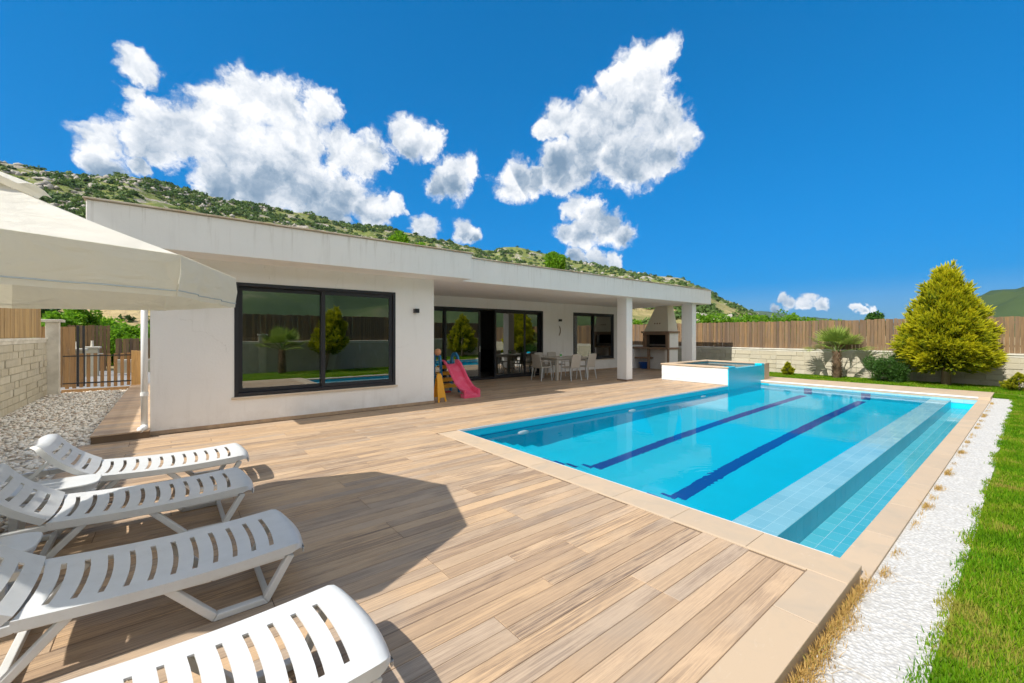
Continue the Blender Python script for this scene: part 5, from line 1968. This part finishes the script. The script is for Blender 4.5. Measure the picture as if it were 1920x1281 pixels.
def palm(x, y, h, label, z=0.0, sc=1.0):
    p = empty('fan_palm', (x, y, z))
    tag(p, label, 'palm')
    tr = MB().tube([(0, 0, -.05), (0, 0, h * .4), (.01, 0, h)], [.14 * sc, .105 * sc, .095 * sc], 12).build('trunk', 'palm_bark', p, smooth=True)
    sh = MB()
    for i in range(150):
        a, zz = i * 2.39996, (i / 150) * h
        r = (.125 - .03 * zz / h) * sc
        c = Vector((r * math.cos(a), r * math.sin(a), zz))
        o = Vector((math.cos(a), math.sin(a), 0))
        w = Vector((-math.sin(a), math.cos(a), 0)) * .035 * sc
        sh.add([c - w, c + w, c + w * .6 + o * .055 * sc + Vector((0, 0, .085 * sc)), c - w * .6 + o * .055 * sc + Vector((0, 0, .085 * sc))], [(0, 1, 2, 3)])
    sh.build('leaf_bases', 'palm_bark', tr)
    NF = 12
    for i in range(NF):
        a = i * 2.39996 + random.uniform(-.2, .2)
        el = R(82 - 74 * (i / NF) ** 0.8 + random.uniform(-6, 6))
        out = np.array([math.cos(a) * math.cos(el), math.sin(a) * math.cos(el), math.sin(el)])
        pl = (0.50 + 0.16 * (i / NF)) * sc
        c0 = np.array([0, 0, h - .02])
        c1 = c0 + out * pl
        side = np.array([-math.sin(a), math.cos(a), 0])
        nrm = np.cross(out, side)
        V, T, tn = [], [], []
        NL = 22
        for k in range(NL):
            f = (k / (NL - 1) - .5) * 2
            ang = f * R(82)
            d = out * math.cos(ang) + side * math.sin(ang)
            Lf = (0.60 - 0.12 * abs(f)) * sc * random.uniform(.9, 1.06)
            wd = 0.026 * sc
            sv = -out * math.sin(ang) + side * math.cos(ang)
            b = c1 + nrm * -0.05 * abs(f)
            m1 = b + d * Lf * .55 + nrm * (.03 - .06 * (k % 2)) * .4
            tip = b + d * Lf + np.array([0, 0, -0.05 * Lf - .08 * Lf * (1 if i > NF * .6 else .1)]) + nrm * random.uniform(-.03, .03)
            o = len(V)
            V += [b - sv * .004, b + sv * .004, m1 + sv * wd, m1 - sv * wd, tip]
            T += [(o, o + 1, o + 2), (o, o + 2, o + 3), (o + 3, o + 2, o + 4)]
            bt = 0.35 + .25 * (i / NF) + random.uniform(-.1, .1)
            tn += [bt, bt, bt, bt, bt + .3]
        fr = ob('frond', np_mesh('frond', np.array(V), np.array(T), 'palm_leaf', attr=np.clip(tn, 0, 1)), p)
        MB().tube([c0, (c0 + c1) / 2 + nrm * .02, c1], [.014 * sc, .010 * sc, .007 * sc], 6).build('petiole', 'palm_leaf', fr)
    return p


palm(18.35, 4.42, 0.92, 'short fan palm with shaggy trunk in front of the far wall')


def leafy(name, x, y, z, clumps, label, cat, m, leaf=(.05, .016), per=260, spread=.22, upb=.3, stems=None, group=None, droop=.1):
    t = empty(name, (x, y, z))
    tag(t, label, cat, group)
    C, D, tn = [], [], []
    for (cx, cy, cz, r) in clumps:
        d = unit(RNG.normal(size=(per, 3)))
        C.append(np.array([cx, cy, cz]) + d * r * RNG.uniform(.35, 1.0, (per, 1)) ** .6)
        D.append(unit(d + np.array([0, 0, upb]) + .5 * RNG.normal(size=(per, 3))))
        tn.append(np.clip(RNG.normal(.5, .2, per), 0, 1))
    C, D, tn = np.concatenate(C), np.concatenate(D), np.concatenate(tn)
    ob('foliage' if cat != 'tree' else 'crown', leaf_mesh('crown', C, D, leaf[0] * RNG.uniform(.7, 1.3, len(C)), leaf[1], m, tn, droop), t)
    if stems:
        for s in stems:
            MB().tube(s[0], s[1], 7).build('stem' if cat != 'tree' else ('trunk' if s is stems[0] else 'limb'), 'bark', t, smooth=True)
    return t


def ball_clumps(n, rx, ry, rz, cz, r, shell=.55):
    out = []
    for i in range(n):
        d = unit(RNG.normal(size=3))
        k = RNG.uniform(shell, 1)
        out.append((d[0] * rx * k, d[1] * ry * k, cz + d[2] * rz * k, r * RNG.uniform(.7, 1.25)))
    return out


leafy('bush', 18.25, 3.02, 0, ball_clumps(34, .46, .52, .32, .55, .19) + ball_clumps(12, .3, .55, .10, .16, .16),
      'rounded dark green bush between the palm and the golden conifer', 'bush', 'dark_leaf', (.06, .007), 420, upb=.6,
      stems=[([(0, 0, -.02), (.05, .1, .5)], [.02, .008]), ([(0, 0, -.02), (-.05, -.12, .5)], [.02, .008])])


def sprigs():
    n = 130
    C = np.stack([RNG.normal(0, .2, n), RNG.normal(0, .32, n), RNG.uniform(.7, .85, n)], 1)
    D = unit(np.stack([RNG.normal(0, .18, n), RNG.normal(0, .25, n), np.ones(n)], 1))
    t = empty('lavender_sprigs', (18.55, 2.95, 0))
    tag(t, 'thin pale flower sprigs rising behind the dark green bush', 'sprigs')
    V0 = np.stack([C * [1, 1, 0], C], 1)
    ob('stalks', leaf_mesh('stalks', C, D, RNG.uniform(.22, .4, n), .003, 'palm_leaf', np.full(n, .3)), t)
    ob('stems', leaf_mesh('stems', C * [1, 1, 0.0], unit(C * [.0, .0, 1]), C[:, 2] + .02, .003, 'dark_leaf', np.full(n, .6)), t)


sprigs()


def tree(x, y, h, crown, label, m='fresh_leaf', z=-.3, n=60, per=150, leaf=(.13, .045), group=None, cz=None, name='broadleaf_tree', upb=.2, clump=None, droop=.15):
    cz = cz or h * .62
    rz = h - cz
    cl = ball_clumps(n, crown, crown, rz * .85, cz, clump or crown * .30, .45)
    st = [([(0, 0, 0), (.03, .02, h * .4), (0, 0, h * .8)], [h * .03, h * .022, h * .008])]
    for i in range(5):
        a = i * 1.26 + random.random()
        st.append(([(0, 0, h * .35 + i * .06 * h), (crown * .5 * math.cos(a), crown * .5 * math.sin(a), cz + rz * .2)], [h * .014, h * .005]))
    return leafy(name, x, y, z, cl, label, 'tree', m, leaf, per, upb=upb, stems=st, group=group, droop=droop)


# beyond the garden gate
tree(-3.7, 26.1, 3.2, .80, 'fresh green leafy tree just behind the tall entrance door', n=40, per=170, leaf=(.15, .055), cz=1.9)
tree(-3.3, 27.3, 3.2, .78, 'upright fresh green tree right of the entrance door', n=40, per=170, leaf=(.15, .055), cz=1.9)
tree(-3.0, 35.8, 2.75, 2.0, 'broad yellow-green tree behind the fence beyond the gate', n=70, per=190, leaf=(.20, .07), cz=1.4)
tree(-1.4, 29.4, 2.45, 1.0, 'low bright lime-green tree leaning over the fence beside the villa corner', n=46, per=190, leaf=(.15, .055), cz=1.4)
tree(-6.0, 30.0, 4.6, 1.6, 'dark leafy tree above the left fence', n=60, per=170, leaf=(.17, .06), m='dark_leaf', cz=2.8)
tree(-0.4, 47.0, 3.4, 1.7, 'grey-green olive tree on the tan slope beyond the gate', n=50, per=120, leaf=(.22, .06), m='scrub_leaf', cz=1.9)
tree(2.4, 52.0, 3.6, 1.7, 'grey-green olive tree higher on the tan slope, nearer the villa', n=50, per=120, leaf=(.22, .06), m='scrub_leaf', cz=2.0)
# above the roof
tree(19.8, 20.0, 7.5, .55, 'slim bright green treetop rising above the villa roof', n=40, per=170, leaf=(.22, .05), cz=6.5, upb=1.4, name='poplar_tree', clump=.3)
tree(10.96, 24.6, 8.0, .55, 'small yellow-green treetop just over the front roof edge', n=26, per=140, leaf=(.2, .05), cz=7.2, upb=1.0, name='poplar_tree', clump=.3)
tree(11.95, 23.8, 7.5, .40, 'tiny yellow-green treetop over the roof, right of its twin', n=20, per=140, leaf=(.2, .05), cz=6.9, upb=1.0, name='poplar_tree', clump=.3)
# beyond the far fence
far = [(34, 16.5, 3.4, 1.7, 'green orchard tree above the far fence, beside the hill foot'), (36, 14.4, 3.3, 1.6, 'green orchard tree above the far fence, second from the hill foot'),
       (37, 12.2, 3.35, 1.7, 'green orchard tree above the far fence, third from the hill foot'), (40, 10.4, 3.0, 1.5, 'low green orchard tree above the far fence, left of the palm'),
       (35, 6.4, 3.3, .55, 'small dark treetop poking above the far fence, right of the palm'), (33, 7.6, 2.75, .4, 'wispy treetop just above the far fence behind the palm')]
for i, (x, y, h, c, lab) in enumerate(far):
    tree(x, y, h, c, lab, m='fresh_leaf' if i < 4 else 'dark_leaf', n=44, per=130, leaf=(.2, .07), cz=h * .68, group='trees beyond the far fence')
# greenery seen under the porch roof and beside the hood
tree(27.5, 19.6, 3.0, 1.0, 'yellow-green shrub above the fence left of the barbecue hood', n=36, per=130, leaf=(.17, .06), cz=2.2)

# garden side, mirrored in the glass
palm(3.6, -2.55, 1.0, 'fan palm on the garden side, mirrored in the large window', z=-.1, sc=1.05)
gold_tree(5.2, -2.5, 2.9, .42, 'leaning golden conifer mirrored in the right half of the large window', n=2600, lean=.22, name='golden_conifer', z0=.28, z=-.1)
gold_tree(11.3, -2.4, 3.3, .8, 'golden conifer mirrored in the left leaf of the sliding door', n=2600, z=-.1)
gold_tree(16.4, -2.3, 3.1, .9, 'golden conifer mirrored in the right leaf of the sliding door', n=2600, z=-.1)


def far_house(x, y, z, sx, sy, sz, label):
    f = empty('farm_house', (x, y, z))
    tag(f, label, 'house', 'small white buildings at the foot of the hill')
    MB().box(-sx, sx, -sy, sy, -2, sz).build('wall', 'plaster_far', f)
    MB().prism([(-sx * 1.1, sz), (0, sz + sx * .45), (sx * 1.1, sz)], -sy * 1.1, sy * 1.1, 'y').build('roof', 'roof_cap', f)
    MB().box(-sx - .03, -sx, -.5, .5, .6, 1.6).build('window', 'frame_dark', f)


far_house(63, 30.5, 0.4, 2.4, 3.0, 2.4, 'small white building above the far fence at the hill foot')
far_house(3.0, 44.0, -0.2, 2.2, 2.5, 2.35, 'small white building half hidden by trees beyond the gate')
far_house(-4.6, 40.0, -0.2, 1.4, 1.8, 2.3, 'low white shed between the trees beyond the gate')


# ================================================================== AIR
def build_haze():
    o = MB().box(-5400, 5400, -5400, 5400, -4.5, 400).build('haze', None)
    m = bpy.data.materials.new('haze_air')
    m.use_nodes = True
    nt = m.node_tree
    nt.nodes.remove(nt.nodes['Principled BSDF'])
    v = nt.nodes.new('ShaderNodeVolumePrincipled')
    v.inputs['Color'].default_value = (0.50, 0.74, 1.0, 1)
    v.inputs['Density'].default_value = 0.000045
    v.inputs['Anisotropy'].default_value = 0.2
    nt.links.new(v.outputs[0], nt.nodes['Material Output'].inputs['Volume'])
    o.data.materials.append(m)
    tag(o, kind='stuff')


build_haze()
